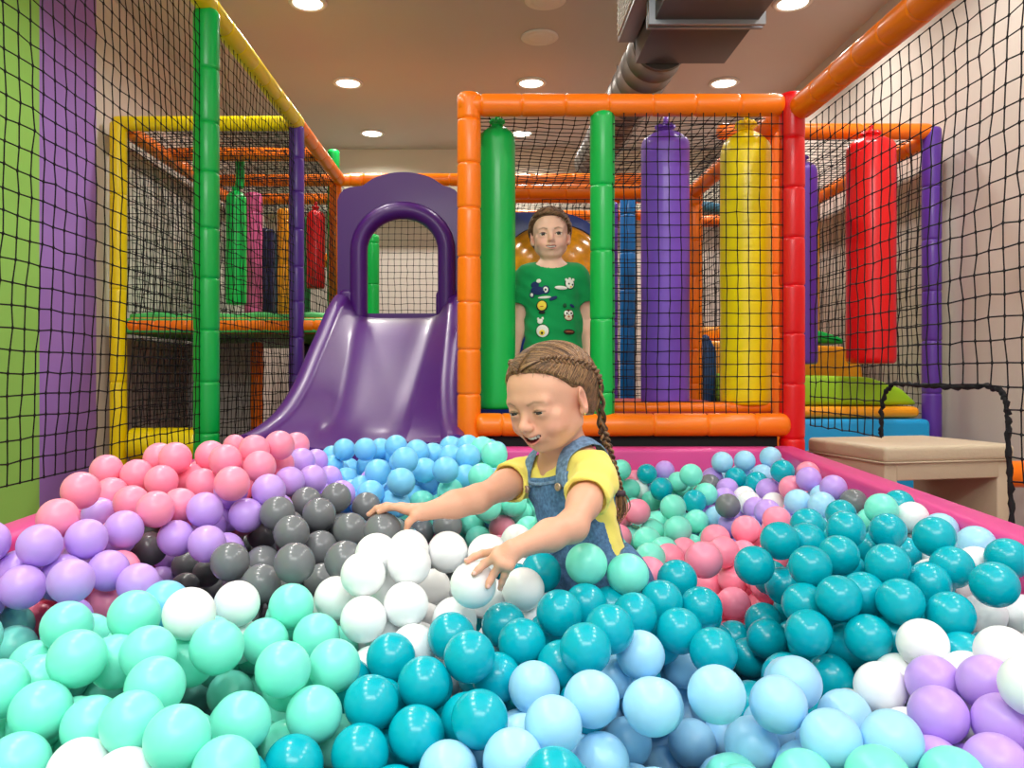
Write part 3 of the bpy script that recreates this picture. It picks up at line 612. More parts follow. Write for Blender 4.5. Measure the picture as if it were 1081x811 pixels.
FILL = """p-674,1817,515;p-795,2526,526;l-822,1323,474;l-823,2034,230;g-733,2156,173;p-510,2147,560;p-507,1964,529;l-492,2306,501;l-441,2245,460;l-360,1981,454;g-567,2046,305;s-342,2567,511;s-287,2529,497;s-160,2346,515;s-113,2450,527;s-490,2541,460;s-488,2839,420;s-432,2454,431;s-385,2572,458;s-178,2341,428;s-106,2287,514;s-60,2188,470;s-336,2153,444;s-210,2243,407;s-58,2367,537;s-504,2603,484;m-16,2288,538;m-24,2093,320;l624,2840,410;m645,2730,384;p523,2848,376;w528,2818,346;b590,2842,352;m680,2821,340;m562,2768,313;m520,2468,295;m450,2199,318;m433,1980,315;b861,2735,411;l748,2683,404;g722,2621,389;t804,2613,412;t841,2518,410;b892,2616,422;p958,2412,453;l763,2566,384;p947,2577,408;w794,2488,369;w770,2374,370;w848,2390,364;l754,2267,369;l727,2474,367;b676,2388,323;l701,2326,316;p496,2036,302;p609,1920,319;b929,2235,408;m953,2006,381;g941,1785,381;b931,1656,429;w925,1554,327;t206,1350,359;w226,1591,331;t275,1290,320;l665,991,277;t759,1891,366;p289,2317,314;p-752,1859,490;m314,2634,396;w-508,330,236;m557,310,232;m326,2456,269;t697,1592,416;m315,847,282;m600,635,258;w-504,670,273;m333,2550,331;m-765,910,319;m-624,377,245;s-556,2614,432;l-584,2363,472;l802,991,312;t697,1386,402;p388,2351,309;w731,842,301;m-725,768,316;g-628,2158,293;t160,399,250;w784,1090,329;s-266,2330,439;m250,1926,324;w-392,1265,331;m-598,1269,318;w-605,634,297;b-91,776,256;m396,546,261;m-377,786,307;m529,769,270;p-503,1932,464;m377,677,255;l835,534,277;m-304,383,247;l842,444,259;m-598,756,315;p-756,2629,510;l-533,2225,463;s-548,2684,451;m318,2089,286;t110,832,268;m773,339,238;l665,798,325;m158,2100,397;s-143,2404,462;l-511,1370,324;s-184,2843,427;t609,1370,354;w808,817,330;m-119,472,264;m-286,648,297;t219,768,286;l737,710,305;m562,383,246;m-313,769,315;l-452,2047,478;w-368,515,273;p309,2228,324;m-698,1078,342;m-47,460,262;m666,618,294;p698,1814,340;s16,2368,510;m-172,406,251;m227,2727,389;p226,2214,350;s-646,2651,473;w86,1540,319;t866,1200,369;t-57,713,270;t-44,631,288;s-265,2636,460;w-271,536,277;t126,471,264;s14,2226,459;m-727,656,281;s-299,2225,424;p-558,1801,495;t44,408,252;l-823,1134,392;w-420,324,235;m511,520,265;p325,2380,319;s-384,2788,379;l-816,1586,417;w54,1601,324;p-805,2381,486;w-16,1555,338;p-657,1886,456;l-510,2353,439;m-599,540,265;b87,651,274;p-775,2713,476;p-680,2577,511;m224,2523,334;m372,446,259;m279,1805,280;s-213,2721,479;g-712,2301,143;s-105,2627,508;s-364,2683,483;t895,1278,359;b840,2844,392;t12,534,277;w-50,1712,293;m386,2757,357;m286,514,271;b393,1001,258;t152,657,283;m289,2826,356;m483,2395,287;t870,1077,355;m728,2758,358;m-655,570,284;p-810,1474,372;m-655,896,343;m433,2471,304;b466,1017,260;w550,1057,276;m-825,785,327;s-703,2821,402;g-502,1450,299;w-490,786,303;l634,864,288;l-825,1248,368;l-599,2274,454;g-226,1671,373;l761,474,265;g-558,1953,433;l666,712,312;w-483,590,288;s-53,2470,505;p-705,2722,492;w671,532,276;m-73,381,246;l735,544,261;p391,1714,297;s-288,2705,452;s-321,2787,406;p-636,1666,435;m321,1710,287;m467,723,284;g-187,1577,368;p-824,2468,486;g-676,1943,334;g-623,2078,311;w-470,1292,332;s-636,2532,462;m-626,468,264;m-787,850,357;g-372,1766,432;w841,618,294;l727,1048,294;m346,2702,370;t62,324,235;l-658,2355,440;w310,1592,324;m-807,468,264;b817,1977,362;w-375,647,282;m-797,631,296;m453,348,240;b188,903,271;t740,1700,373;p592,2081,304;b-100,866,270;m261,1990,318;m389,849,286;m-826,962,349;p-583,1446,320;l954,2169,400;t570,2490,344;t299,425,255;m648,397,250;m253,2450,312;b63,785,276;m365,1970,284;m456,2309,303;m575,711,256;m-716,445,259;m-792,552,280;w-578,308,232;t68,582,286;b996,2774,431;t-68,567,266;w-488,441,258;w-371,400,250;t52,1461,371;m-210,466,263;g-179,1787,366;w274,1656,318;s-98,2828,485;s-533,2430,446;s-135,2570,486;m-5,2164,418;t138,733,269;t-199,1140,313;m-222,636,297;s6,2746,494;l-828,1972,205;w698,948,322;p212,2267,396;g-820,2127,180;m-130,636,297;m-166,547,279;m450,644,252;m-637,825,316;t245,306,231;m538,616,287;m-237,744,312;m-736,313,233;w118,1662,344;m303,2762,380;w-153,1750,299;m354,754,253;t244,589,258;l882,978,316;m-721,578,267;s-41,2839,450;g-191,1513,400;w-427,730,296;m-203,835,298;w11,1750,330;t135,325,235;m475,842,273;g-559,2015,393;g-248,1790,394;p639,1714,362;g-377,1481,348;m-752,1016,324;s-215,2444,474;t-7,796,275;m393,304,231;w-175,1412,400;b350,1246,260;t637,1642,401;p662,2015,333;t564,1607,344;m-696,372,244;s-104,2711,491;m-804,350,240;s-167,2494,493;m422,1833,276;p-675,2487,504;p-708,2408,497;t819,1155,376;s-572,2805,393;s-600,2430,468;m504,2149,314;m-94,311,232;s2,2629,487;s-473,2760,381;s-325,2079,415;m-253,343,239;m461,475,250;m890,1997,357;m790,1785,411;l-708,1541,437;p-589,2177,471;l-682,1317,349;t21,622,255;p696,1937,351;t186,518,274;m-794,703,311;s14,2552,495;l843,362,242;p-800,2796,487;t554,1414,342;m-294,467,263;m239,2108,378;p660,1868,329;g-660,2224,190;g-620,1948,405;g-822,2266,152;g-590,2092,376;g-624,2201,355;m272,718,292;m-740,1164,370;s-463,1187,335;l919,2474,414;p590,1741,309;m80,2213,454;b844,2206,366;t781,1408,388;m273,656,258;g-662,2120,202;l-463,1983,453;l-520,2104,452;p556,1891,283;t132,560,275;b234,1211,256;m698,338,238;m-516,1234,350;g-810,2196,148;m-709,858,320;p916,2377,380;w168,1704,325;s-578,2481,428;m246,2066,311;s-623,2753,426;m165,1969,401;s-686,2757,410;s-254,2093,413;g-72,1782,346;m591,805,289;m138,2688,396;s-250,2840,413;s-819,2654,487;m326,319,234;s-408,2732,444;m219,1793,325;g-721,2209,135;m-761,1098,316;m193,2793,374;p375,1508,321;p246,2364,337;p-707,1723,455;s-66,2768,477;m-579,712,271;w896,1589,387;w-48,1595,274;m401,2667,368;p-486,1784,471;w-436,510,272;m682,466,263;g-702,2343,316;m217,431,256;m-178,698,287;p-821,1842,470;w760,410,252;g-696,2324,216;m-355,315,233;g-792,2318,204;w810,683,307;m206,2556,412;t734,1766,376;g-743,1890,385;m780,2799,364;m80,2086,390;t-84,1137,309;w-562,413,253;m259,883,260;w254,1725,312;m572,449,252;m209,2655,385;s-194,2625,470;b309,1360,320;g-643,2071,243;l-538,1685,503;m358,1794,273;b983,2696,416;p561,1993,303;m-509,1145,361;t59,723,301;m-331,696,309;t21,1518,381;m569,2425,313;m338,592,251;t128,1095,296;g-630,2000,310;t-4,333,237;m232,2432,430;p-600,1855,482;l-480,2156,480;b917,2844,389;m-135,810,297;w7,1675,308;p583,1675,308;w801,2325,339;w460,2844,318;w817,1482,375;s-85,2248,456;m-655,1029,357;p391,1641,334;s-57,2557,516;m-682,972,329;l-748,1477,408;w-518,505,271;g-286,1719,412;m-42,2323,488;l-578,1372,329;g-426,1375,336;s-337,2623,461;m430,790,266;m605,514,273;t186,824,274;s-224,2545,466;t104,1211,308;w-375,581,286;m493,408,252;m99,2840,382;g680,2550,365;p-745,2486,485;s-558,2748,429;p272,2269,364;l-499,2030,423;s-742,2778,461;m-426,1010,327;w853,742,318;m-186,892,269;t249,372,244;m-671,731,304;m-161,324,235;b-4,863,287;m416,2837,370;b929,2755,391;w874,891,304;t6,685,286;p495,1920,279;l768,631,296;m-821,1037,312;g-636,2240,302;p634,1807,302;w767,766,323;m114,2755,378;t90,935,267;m-356,942,302;p-786,2345,398;b236,1120,291;m427,2099,302;t608,1544,370;m-548,599,274;t859,1755,381;t98,1278,337;p270,2151,336;m-134,744,319;l730,2202,327;s-374,2208,426;w118,1832,336;b45,1035,277;m-539,833,304;m385,2412,266;g-441,1452,327;s-788,2843,418;m-301,1167,314;b437,1170,303;m549,2346,296;m292,2508,296;g-255,1595,368;t23,469,264;t867,1934,370;b799,2042,356;t374,1410,327;s-98,2358,483;m440,2542,300;p927,2525,373;m-745,502,270;s-634,2836,411;t724,1120,315;b869,2109,369;s-155,2772,469;s-258,2382,487;m426,409,252;w-76,1502,414;w119,1607,298;l810,902,311;g-773,2097,220;s-334,2509,449;m-669,309,232;w15,1825,347;b981,2830,388;m-593,900,308;b939,2299,387;w-1,1463,417;l-336,2328,441;t617,1477,375;m312,1930,273;s-556,2546,442;b690,2132,337;m279,2558,379;t209,692,256;s-336,2443,458;l563,860,261;l-828,1317,376;w844,1541,355;b806,2720,377;l742,907,295;w-185,1683,310;l-626,2264,388;m-546,1307,311;p434,1637,274;g-828,1905,316;s-331,2842,371;m0,2008,418;l-530,1863,501;p737,2067,348;m-760,961,360;m297,938,258;m358,2822,342;s-251,2788,469;m148,2034,374;m12,2104,392;m-334,1333,344;m617,2782,356;m399,612,279;p444,1728,260;t186,1267,323;m632,324,235;b946,2641,396;m295,793,251;p-664,1456,396;m25,2297,473;l-655,2326,379;w-446,388,248;t718,1454,403;s18,2478,484;m-775,409,252;t774,1573,377;t844,2586,368;g-244,1485,369;s-489,2643,431;m368,377,245;m454,567,283;m316,2028,312;m578,2692,361;p-738,1608,430;t-283,914,285;g-805,2325,280;s32,2821,480;s-228,2274,464;s-246,2160,434;s-37,2692,499;s-418,2834,411;l-756,1413,388;m225,1867,292;t80,518,262;t563,2615,373;l-511,1574,405;g-136,1464,415;g-758,2262,168;m402,732,292;t738,1830,398;m-437,822,283;w177,1639,291;l-594,2164,408;t914,1864,379;l-391,2066,432;m-561,1002,316;p-824,1767,474;s-146,2670,455;w-440,665,303;l755,2426,329;m370,2513,276;t-145,1098,299;b221,1053,315;s-759,2559,481;p-726,2364,418;g-103,2009,390;t885,1141,404;g-660,2268,245;l-568,1641,437;l-452,2318,444;m527,2260,313;p-593,1920,483;t793,1738,363;l-658,1252,343;m-401,1166,364;s-458,2392,426;t759,1180,341;p-822,1544,360;g-383,1919,434;g-813,1891,387;p368,1574,350;t455,1234,286;g-221,1853,387;p-819,2586,502;w911,1448,342;t720,1279,344;p352,2292,310;m-664,653,262;l651,2494,334;g-415,1675,431;l871,826,298;m574,568,242;m-318,1017,306;m516,674,256;p-657,2461,444;p870,2278,363;l610,1103,276;m-516,736,270;m360,1863,263;s-637,2602,431;s-641,2767,364;l-452,1726,460;l623,758,254;w874,1606,327;m614,2653,319;w69,1718,323;g-127,1819,330;p-744,1784,468;b880,2674,380;m264,2472,249;s-26,2403,474;w81,1341,332;w-123,1599,260;m-629,1000,299;b50,720,230;m224,2596,358;b20,959,243;m609,2174,307;m426,1975,248;w67,1865,367;m734,2836,302;l825,947,256;t790,2648,354;l819,1048,284;l-531,2289,432;s-80,2520,464;t-11,1200,301;m280,545,212;p-763,1693,429;s-297,2575,436;t-110,942,255;s-281,2004,382;w-190,1604,306;p-826,2532,451;t596,2563,331;p512,1733,243;m-318,1255,292;w330,1644,281;w-135,1700,255;b-44,865,235;t535,1338,300;s-55,2593,460;m-662,1058,289;g-748,2026,190;m-592,812,267;b379,1342,280;l810,2252,328;g632,2233,282;l745,2258,297;m-105,2098,375;g-233,1553,322;p264,1574,280;t804,1841,373;g-370,1547,377;t701,1640,348;m-822,864,299;w854,2498,333;m-782,598,234;l673,818,258;s-497,2838,349;g-337,1860,394;t47,568,225;p600,1817,247;t143,1154,273;m218,2842,330;l592,984,261;p967,2453,359;m-732,720,256;b-10,757,223;m-493,869,260;w770,1350,345;l-399,2285,412;t-63,1032,246;w759,2348,295;s-360,2725,392;l707,600,241;t676,1515,380;t673,1325,360;w16,1318,312;w515,1150,264;l-804,1176,343;g-352,1396,320;g668,2612,318;s-489,2502,400;w-166,1277,344;m437,2358,254;g-464,1518,355;p733,1925,297;t226,1329,286;g-323,1579,339;m54,2160,373;l802,853,266;m-239,1272,316;g-334,1696,368;m471,904,237;w249,1683,262;m505,594,233;m-201,776,257;g-279,1908,368;m648,2753,292;p691,2073,299;m143,2273,448;m-89,662,236;w-18,1653,251;m-311,586,259;t742,1511,374;m280,712,222;l891,2442,344;m-481,1337,273;l-557,1713,447;b-17,684,224;m-654,784,256;m330,481,218;l704,2525,305;w-10,1438,349;m-544,940,266;m466,696,213;m376,858,220;w650,1225,282;t-48,1097,265;s-463,2697,400;p440,1910,245;m424,2712,315;t402,1436,272;m-132,2230,384;m937,2020,317;m159,2604,400;m510,2547,281;g-228,1741,352;l734,985,281;m365,2128,260;w-267,1379,352;m-308,824,255;m-421,954,269;m-701,1113,273;t102,423,224;b44,1099,256;s-396,2638,436;s-501,2591,393;l803,2185,311;p637,1956,266;l-762,2290,102;m403,2242,295;m488,2783,284;s-118,2734,426;m-664,875,266;m427,2045,247;g-574,1869,422;w-54,1341,326;p537,2086,258;s-112,2809,416;t671,1416,345;l-448,2119,436;w-464,769,238;b130,593,218;m483,2663,306;b312,1061,211;t787,1142,279;p-639,1732,425;m518,737,212;s6,2775,434;m129,2172,378;s-402,2524,398;t229,758,216;s-387,2132,409;m637,2304,273;l-487,2229,409;p726,2008,317;m462,2452,240;w-441,573,233;b924,2235,343;p234,2262,299;m-294,739,251;s-614,2417,403;m287,1864,250;b30,860,228;p560,1942,240;m-826,697,220;g-490,1874,433;m-740,1060,256;l-357,1976,366;m543,507,209;m444,2168,258;m366,1731,239;s-213,2763,420;s-714,2816,338;m265,1977,247;s-602,2678,388;m403,2820,292;p-686,1824,442;s-533,2675,388;p153,1935,330;l684,696,243;s-435,2593,394;b262,1261,219;l606,917,231;w-100,1767,260;g-200,1912,356;m-241,1104,259;t776,1629,334;b622,2844,288;p593,1746,243;s-265,2839,334;t-2,394,205;m192,567,220;w-172,1201,309;l798,2129,346;w-454,695,237;s-198,2587,411;s-585,2831,322;s-42,2664,436;m-658,1205,291;m-705,992,270;l-823,2050,164;t677,1578,350;t-270,974,238;w-598,628,228;s-235,2487,425;m-517,1393,262;m653,542,212;m282,2678,354;g753,2704,318;m-761,1163,292;b714,2416,276;m295,2183,274;m425,580,206;b620,2462,284;p-776,2441,446;w900,1322,292;m-122,2168,354;g938,2110,353;t682,1164,262;w-396,884,241;p509,1988,238;t772,1244,316;t-31,591,218;w132,1692,264;p342,1553,271;w583,1199,243;t172,487,216;s-57,2298,417;m-385,1323,294;m410,454,198;m-223,580,257;g-426,1882,400;b322,1411,280;s28,2692,433;w188,1752,278;m194,2700,339;t831,1665,328;s-495,2436,379;m447,844,211;t486,1316,259;b974,2725,353;b822,2816,315;w55,1647,262;g-303,1454,316;m-546,1070,285;b-128,841,216;w-169,1384,334;s-208,2669,423;t748,1732,312;p-827,2660,422;w-74,1230,285;g-766,1964,167;p326,2016,236;m940,1934,324;s-264,2294,369;t91,794,210;s-216,2416,407;m307,892,203;w162,1561,247;s-332,2299,367;w867,1485,309;l683,915,268;s-405,2844,345;l852,889,240;g-316,1776,401;m-132,714,239;t137,1267,280;s-374,2393,390;m-619,1111,265;m-813,958,260;m299,1744,228;m-193,838,232;p976,2570,348;w794,2522,304;m-233,2184,341;b-25,921,199;b898,2752,326;b855,2058,325;t843,1146,313;m346,550,200;m-693,501,215;m54,2835,324;p-823,2398,423;m-793,762,270;p-719,2628,447;b140,837,207;m229,951,245;t206,635,196;g-638,2029,191;b124,684,224;g-56,1852,316;m-777,532,211;w126,1792,282;m-459,1079,290;l799,782,256;b116,1063,240;b83,970,206;m222,2488,390;s-70,2406,425;w-517,560,215;m-747,846,261;m394,787,195;m576,2270,263;g-681,2142,102;w-420,445,224;p585,2010,239;b378,1097,196;m-327,648,232;s-536,2754,360;t893,1736,315;m-510,1015,276;b407,1156,197;p468,1698,204;m173,2631,334;l507,998,199;m-716,922,266;w772,1441,327;p27,1969,321;t-128,1127,243;l694,2166,280;g-367,1452,288;m516,2227,255;l724,763,268;s-556,2391,383;g-446,1423,264;s45,2580,427;w-354,717,230;m-635,1324,303;g-423,1744,384;g-744,1594,357;p676,1837,248;s-330,2224,354;w3,1816,281;m-635,716,230;m363,937,211;m-819,1090,254;w836,1250,302;b361,1295,212;g-504,1942,393;t870,1855,319;t754,1084,246;w14,1599,225;m-543,802,218;p411,1501,261;p418,1571,280;p910,2585,338;m357,614,183;t832,1927,308;t-117,1000,205;m-722,621,218;g-826,2200,80;g-699,2258,90;s-600,2517,377;w-500,396,208;l723,2310,249;t710,1330,304;t557,1462,268;t572,2619,274;l-431,2212,373;g-7,1904,307;t-6,503,212;g-779,2151,108;m-536,1306,228;p-544,1777,427;g-122,1933,309;b569,2409,239;s-316,2111,355;l-391,2036,367;g-808,1745,401;m732,479,192;t-195,945,206;s111,2501,425;m521,2694,262;s-352,2625,373;g-388,1602,330;m370,2450,198;t128,901,214;m-104,525,226;p97,1967,306;g-279,1640,320;w-376,820,231;p88,2054,321;m334,2382,234;m510,824,205;m131,2364,419;p518,1803,199;s-694,2688,398;l888,2163,327;t603,1373,287;s-274,2432,436;l-556,1506,312;w715,1217,298;s-168,2517,418;l-649,1529,339;m200,361,201;m216,863,210;m349,2760,285;w828,2422,282;w893,1426,278;m298,2074,213;m219,1832,234;p615,1897,244;s15,2458,412;m406,713,181;m107,2717,317;g-397,1518,294;m125,2804,322;p454,1835,219;m413,974,189;p790,2000,289;b168,957,209;p-725,1446,316;p-787,2773,401;m308,377,209;g-228,1818,325;w-379,499,202;w848,2564,301;w-296,1355,294;t236,467,192;t73,1168,243;g-506,2081,381;w918,2338,318;m-591,900,236;m550,599,176;m-531,1252,268;p583,1655,236;p488,2056,223;g-375,1812,365;m615,708,200;w578,2765,250;w-48,1746,226;m-379,1034,278;p-775,2528,407;m662,454,196;m341,698,190;l-493,2301,376;p-709,2502,423;w564,1083,213;w790,1326,286;m-243,679,223;m503,457,193;s-191,2316,355;s-22,2540,420;l762,928,217;m76,2284,418;t592,1567,293;t53,658,192;s-598,2600,364;w665,1102,239;m-641,461,191;m-698,696,204;m578,812,210;p481,1628,214;m518,2348,227;t-34,827,175;m-579,1396,238;s-200,1983,338;s18,2216,358;m-710,1332,292;m757,2783,263;p370,1898,199;p244,2386,275;s-283,2511,384;l745,2590,324;t131,1338,287;l-814,1682,376;g-322,1499,272;w813,1565,292;s-131,2302,387;w-269,513,208;s-263,2630,392;t46,1253,291;w-757,456,202;m460,2395,206;p71,1860,298;l-742,2073,131;s64,2368,426;t898,1664,303;w-105,1655,206;w-175,1644,251;w-519,647,206;g-160,1464,350;b-114,902,191;m-819,1275,280;b846,2702,329;m-163,646,242;s-787,2840,349;l633,1046,214;p300,2272,263;w238,1635,217;m287,801,175;b458,1078,185;m440,646,171;s-295,2695,382;m511,356,196;p401,1644,206;w155,1651,217;b958,2836,305;m554,667,177;m549,2158,261;m535,899,213;m-810,828,237;s-406,2738,338;s-195,2841,356;w910,1534,264;g-175,1847,295;g-450,1638,360;b266,1092,172;m-238,404,211;b176,1242,228;w36,1725,263;m-350,948,238;m-268,1202,259;m611,2706,258;p650,2036,244;t745,1859,300;g-822,1911,244;p520,1875,218;s-320,2022,330;b-84,770,166;m296,2523,211;m468,528,202;m630,2529,278;p977,2656,338;l711,969,217;l-530,1660,372;m336,2658,292;s-556,2457,369;l768,678,237;l-557,2222,397;t815,1785,300;m591,2338,226;m429,2749,255;w-497,501,184;w58,1526,261;m281,2765,284;m599,396,186;l874,1024,233;m-663,578,197;w-331,879,218;l762,2204,246;p555,1591,242;m418,2271,225;m-582,494,198;b196,1082,189;m295,2612,316;p-778,1833,415;t158,420,179;m289,616,167;s-18,2362,401;s-790,2594,420;p659,1747,295;m712,405,197;b78,485,173;s-668,2843,293;s-586,2331,387;b99,720,175;m218,1915,248;s-509,2768,297;s-149,2661,386;t-20,1156,247;p190,2023,320;l767,2114,281;t430,1218,211;g-236,1471,295;b658,2385,246;p160,2126,333;l-418,1948,361;m233,2128,260;l851,683,236;m464,310,181;m-125,587,226;b375,1388,233;s-435,2465,350;w-126,1205,256;t-262,902,198;w-445,830,211;s-109,2458,410;p414,1753,196;m527,2486,232;m193,2772,300;t-158,780,208;l-826,1950,142;s-682,2752,315;g-236,2085,342;p639,1646,289;w-110,1302,313;l761,2387,231;m-775,910,232;l724,861,223;m632,311,167;m-639,397,181;m-176,540,215;m233,2580,292;t496,1221,222;m-420,382,181;m385,2587,263;s-108,2558,407;l931,2496,308;m657,2656,258;g-820,2284,70;m-306,1080,250;s-295,2396,373;t-1,1488,290;s-182,2744,362;m-789,311,184;l762,1019,226;m-667,1273,267;t148,776,173;g927,1796,308;s-436,2343,373;s-360,2839,285;l688,2247,229;s-144,2388,374;s-357,2464,384;w116,1850,248;l575,975,192;m-557,733,206;s152,2438,431;s-436,2791,310;t606,1288,251;m414,902,190;w-397,650,192;p290,1875,184;m-747,1230,275;b136,1122,216;t703,1478,328;m377,2046,201;g-700,2211,45;b62,913,172;p555,1714,197;m373,1818,201;g-316,1584,273;m455,2523,232;p716,1900,232;l751,2483,268;m259,1023,195;b310,1358,224;m80,2660,402;g-460,1506,277;m578,2528,235;l706,2577,262;p207,1972,283;m109,2241,380;l630,2171,235;w537,2833,270;w841,1376,269;g909,2111,286;m633,629,185;g-742,1732,374;s-663,2625,354;m379,391,174;l797,2319,247;t13,546,163;b175,1021,175;w-172,1764,234;l871,795,202;g-325,1795,324;m-614,989,233;m310,1956,183;t-23,1078,203;b531,1133,185;t612,1451,306;b684,2480,257;p297,1517,234;m352,2208,228;s-62,2808,368;w-221,1276,252;l638,858,221;g-341,1668,304;b228,1261,141;b272,1354,97;t668,1385,256;t506,1494,186;b332,1330,100;w-225,1405,280;b308,1373,136;b336,1335,172;t654,1435,234;m-393,1357,234;t677,1300,223;m-353,1274,242;w-212,1336,313;m-444,1491,196;w-54,1273,242;l-828,2115,255;t550,1290,236;m-14,2268,315;m-417,1419,204;m-511,1098,235;w-74,1184,249;m-626,1144,219;t649,1330,264;t-198,1162,251;m-76,2239,358;l-824,2064,282;b298,1412,92;b332,1262,140;t33,1212,248;p-726,1495,356;b375,1375,77;t34,1298,224;b221,1353,183;p510,1594,150;b0,1063,252;w-148,1264,254;t-13,1181,195;s-85,2309,339;t584,1407,191;w644,1251,230;t689,1486,216;m-642,1200,194;m-569,1060,233;m-560,1594,82;t548,1351,206;w-48,1342,217;p557,1631,139;m-528,1508,110;s-234,2353,344;t238,1268,270;m-685,1366,197;m-221,1221,224;b354,1399,162;t324,1460,215;t483,1546,180;m-230,1145,202;m-440,1049,240;t541,1553,201;m-72,2208,309;b383,1327,128;b242,1348,235;g-436,1565,310;p-757,1544,331;p-726,1446,181;m-60,2286,285;w679,1196,199;t113,1294,235;t926,1715,363;l-829,1385,388;p576,1839,191;m438,2782,381;g-777,2166,256;s-165,2270,337;m-694,1181,218;g-586,1817,386;p968,2404,393;g-738,1792,398;p-682,1933,514;g-97,1860,275;m-435,1299,278"""
RB = .035
def parse(s):
    out = []
    for q in s.split(';'):
        c, x, y, z = q[0], *q[1:].split(',')
        out.append((c, int(x) / 1000, int(y) / 1000, int(z) / 1000))
    return out
def ball_shape(nu, nv, seam):
    vs, fs = sphere((0, 0, 0), RB, nu, nv)
    if seam:   # faint moulding ridge and filling nub
        vs = [np.array(v) * (1 + .006 * math.exp(-(v[2] / .0012) ** 2)) for v in vs]
    return vs, fs
BM = {}
for k, (nm, rgb) in BCOL.items():
    BM[k] = mat('ball_' + nm.replace(' ', '_'), rgb, .24 if k in 'tg' else (.32), .42, 0.0, sss=0 if k in 'tg' else .3, bump=.02, bscale=60)
BMESH = {}
for k in BCOL:
    vs, fs = ball_shape(32, 20, False)
    me = bpy.data.meshes.new('plastic_ball'); me.from_pydata([tuple(v) for v in vs], [], fs); me.materials.append(BM[k]); me.shade_smooth(); BMESH[k] = me
OR = ['first', 'second', 'third', 'fourth', 'fifth', 'sixth', 'seventh', 'eighth', 'ninth', 'tenth', 'eleventh', 'twelfth', 'thirteenth', 'fourteenth', 'fifteenth', 'sixteenth']
def region(c, x, y):
    """name of the patch of like-coloured balls a ball lies in and the landmark its rows are counted from"""
    if c == 'p':
        if x < 345 and y < 590: return 'the heap by the side net', 'net'
        if x < 200: return 'the few among lilac and mint balls', 'net'
        if x < 600: return 'the gap below her outstretched arm', 'slide'
        if y < 545: return 'the mixed far corner', 'girl'
        return 'the patch behind the girl', 'girl'
    if c == 'l':
        if x < 360: return 'the band beside pink heap', 'net'
        if y > 640: return 'the near corner below the bench', 'girl'
        return 'the mixed far corner', 'girl'
    if c == 'g':
        if x < 520: return 'the grey patch by her hand', 'net'
        return 'the mixed far corner', 'girl'
    if c == 's': return ('the patch at slide foot', 'net') if y < 600 else ('the gap by white pair', 'net')
    if c == 'm':
        if x < 380 and y > 600: return 'the big near mint patch', 'net'
        if x > 380 and y > 760: return 'the photo bottom edge', 'girl'
        if x < 545: return 'the patch behind her outstretched arm', 'slide'
        return 'the patch behind the girl', 'girl'
    if c == 'w':
        if x < 290 and y < 740: return 'the pair between grey and mint', 'net'
        if x < 200: return 'the mint bottom edge', 'net'
        if x < 660: return 'the white patch under her hands', 'net'
        if y < 580: return 'the mixed far corner', 'girl'
        return 'the patch near the bench', 'girl'
    if c == 't':
        if y < 560 and x < 835 and y < 545: return 'the mixed far corner', 'girl'
        if x > 690 and y < 730: return 'the heap before the bench', 'girl'
        return 'the band before the girl', 'mint patch'
    if c == 'b':
        if y < 600: return 'the mixed far corner', 'girl'
        return 'the near pale patch', 'teal band'
blist = parse(BALLS)
groups = {}
for i, (c, x, y, z) in enumerate(blist):
    px, py = VX + F * x / y, VY - F * (z - CAMZ) / y
    groups.setdefault((c,) + region(c, px, py), []).append((i, px, py))
labels = {}
for (c, reg, lm), mem in groups.items():
    mem.sort(key=lambda t: t[2]); n = len(mem); nm = BCOL[c][0]
    pre = 'in' if not reg.endswith('edge') else 'at'
    if n == 1: labels[mem[0][0]] = ('lone %s plastic ball %s %s' % (nm, pre, reg), reg); continue
    rows = max(1, int(round(math.sqrt(n / 1.8)))) if n > 3 else 1
    chunks = np.array_split(np.arange(n), rows)
    for r, ch in enumerate(chunks):
        row = sorted((mem[k] for k in ch), key=lambda t: t[1])
        if c in 'plgtwmb' and reg in ('the heap before the bench',): pass
        for q, (i, px, py) in enumerate(row):
            rw = '' if rows == 1 else ('back row, ' if r == 0 else 'front row, ' if r == rows - 1 else OR[r] + ' row, ')
            labels[i] = ('%s ball, %s from %s, %s%s %s' % (nm, OR[q], lm, rw, pre, reg), reg)
for i, (c, x, y, z) in enumerate(blist):
    o = bpy.data.objects.new('plastic_ball', BMESH[c]); COL.objects.link(o)
    o.location = (x, y, z); o.rotation_euler = (random.uniform(0, 6), random.uniform(0, 6), random.uniform(0, 6))
    lb, reg = labels[i]
    o['label'] = lb; o['category'] = 'ball'; o['group'] = '%s balls of %s' % (BCOL[c][0], reg)
vs, fs = sphere((0, 0, 0), RB, 18, 11); vs = np.array(vs); keys = list(BCOL)
m = MB()
for c, x, y, z in parse(FILL): m.add(vs + np.array([x, y, z]), fs, keys.index(c))
o = m.build('ball_fill', [BM[k] for k in keys])
tag(o, 'deeper plastic balls filling the gaps under the top layer of the pit', 'balls', kind='stuff')

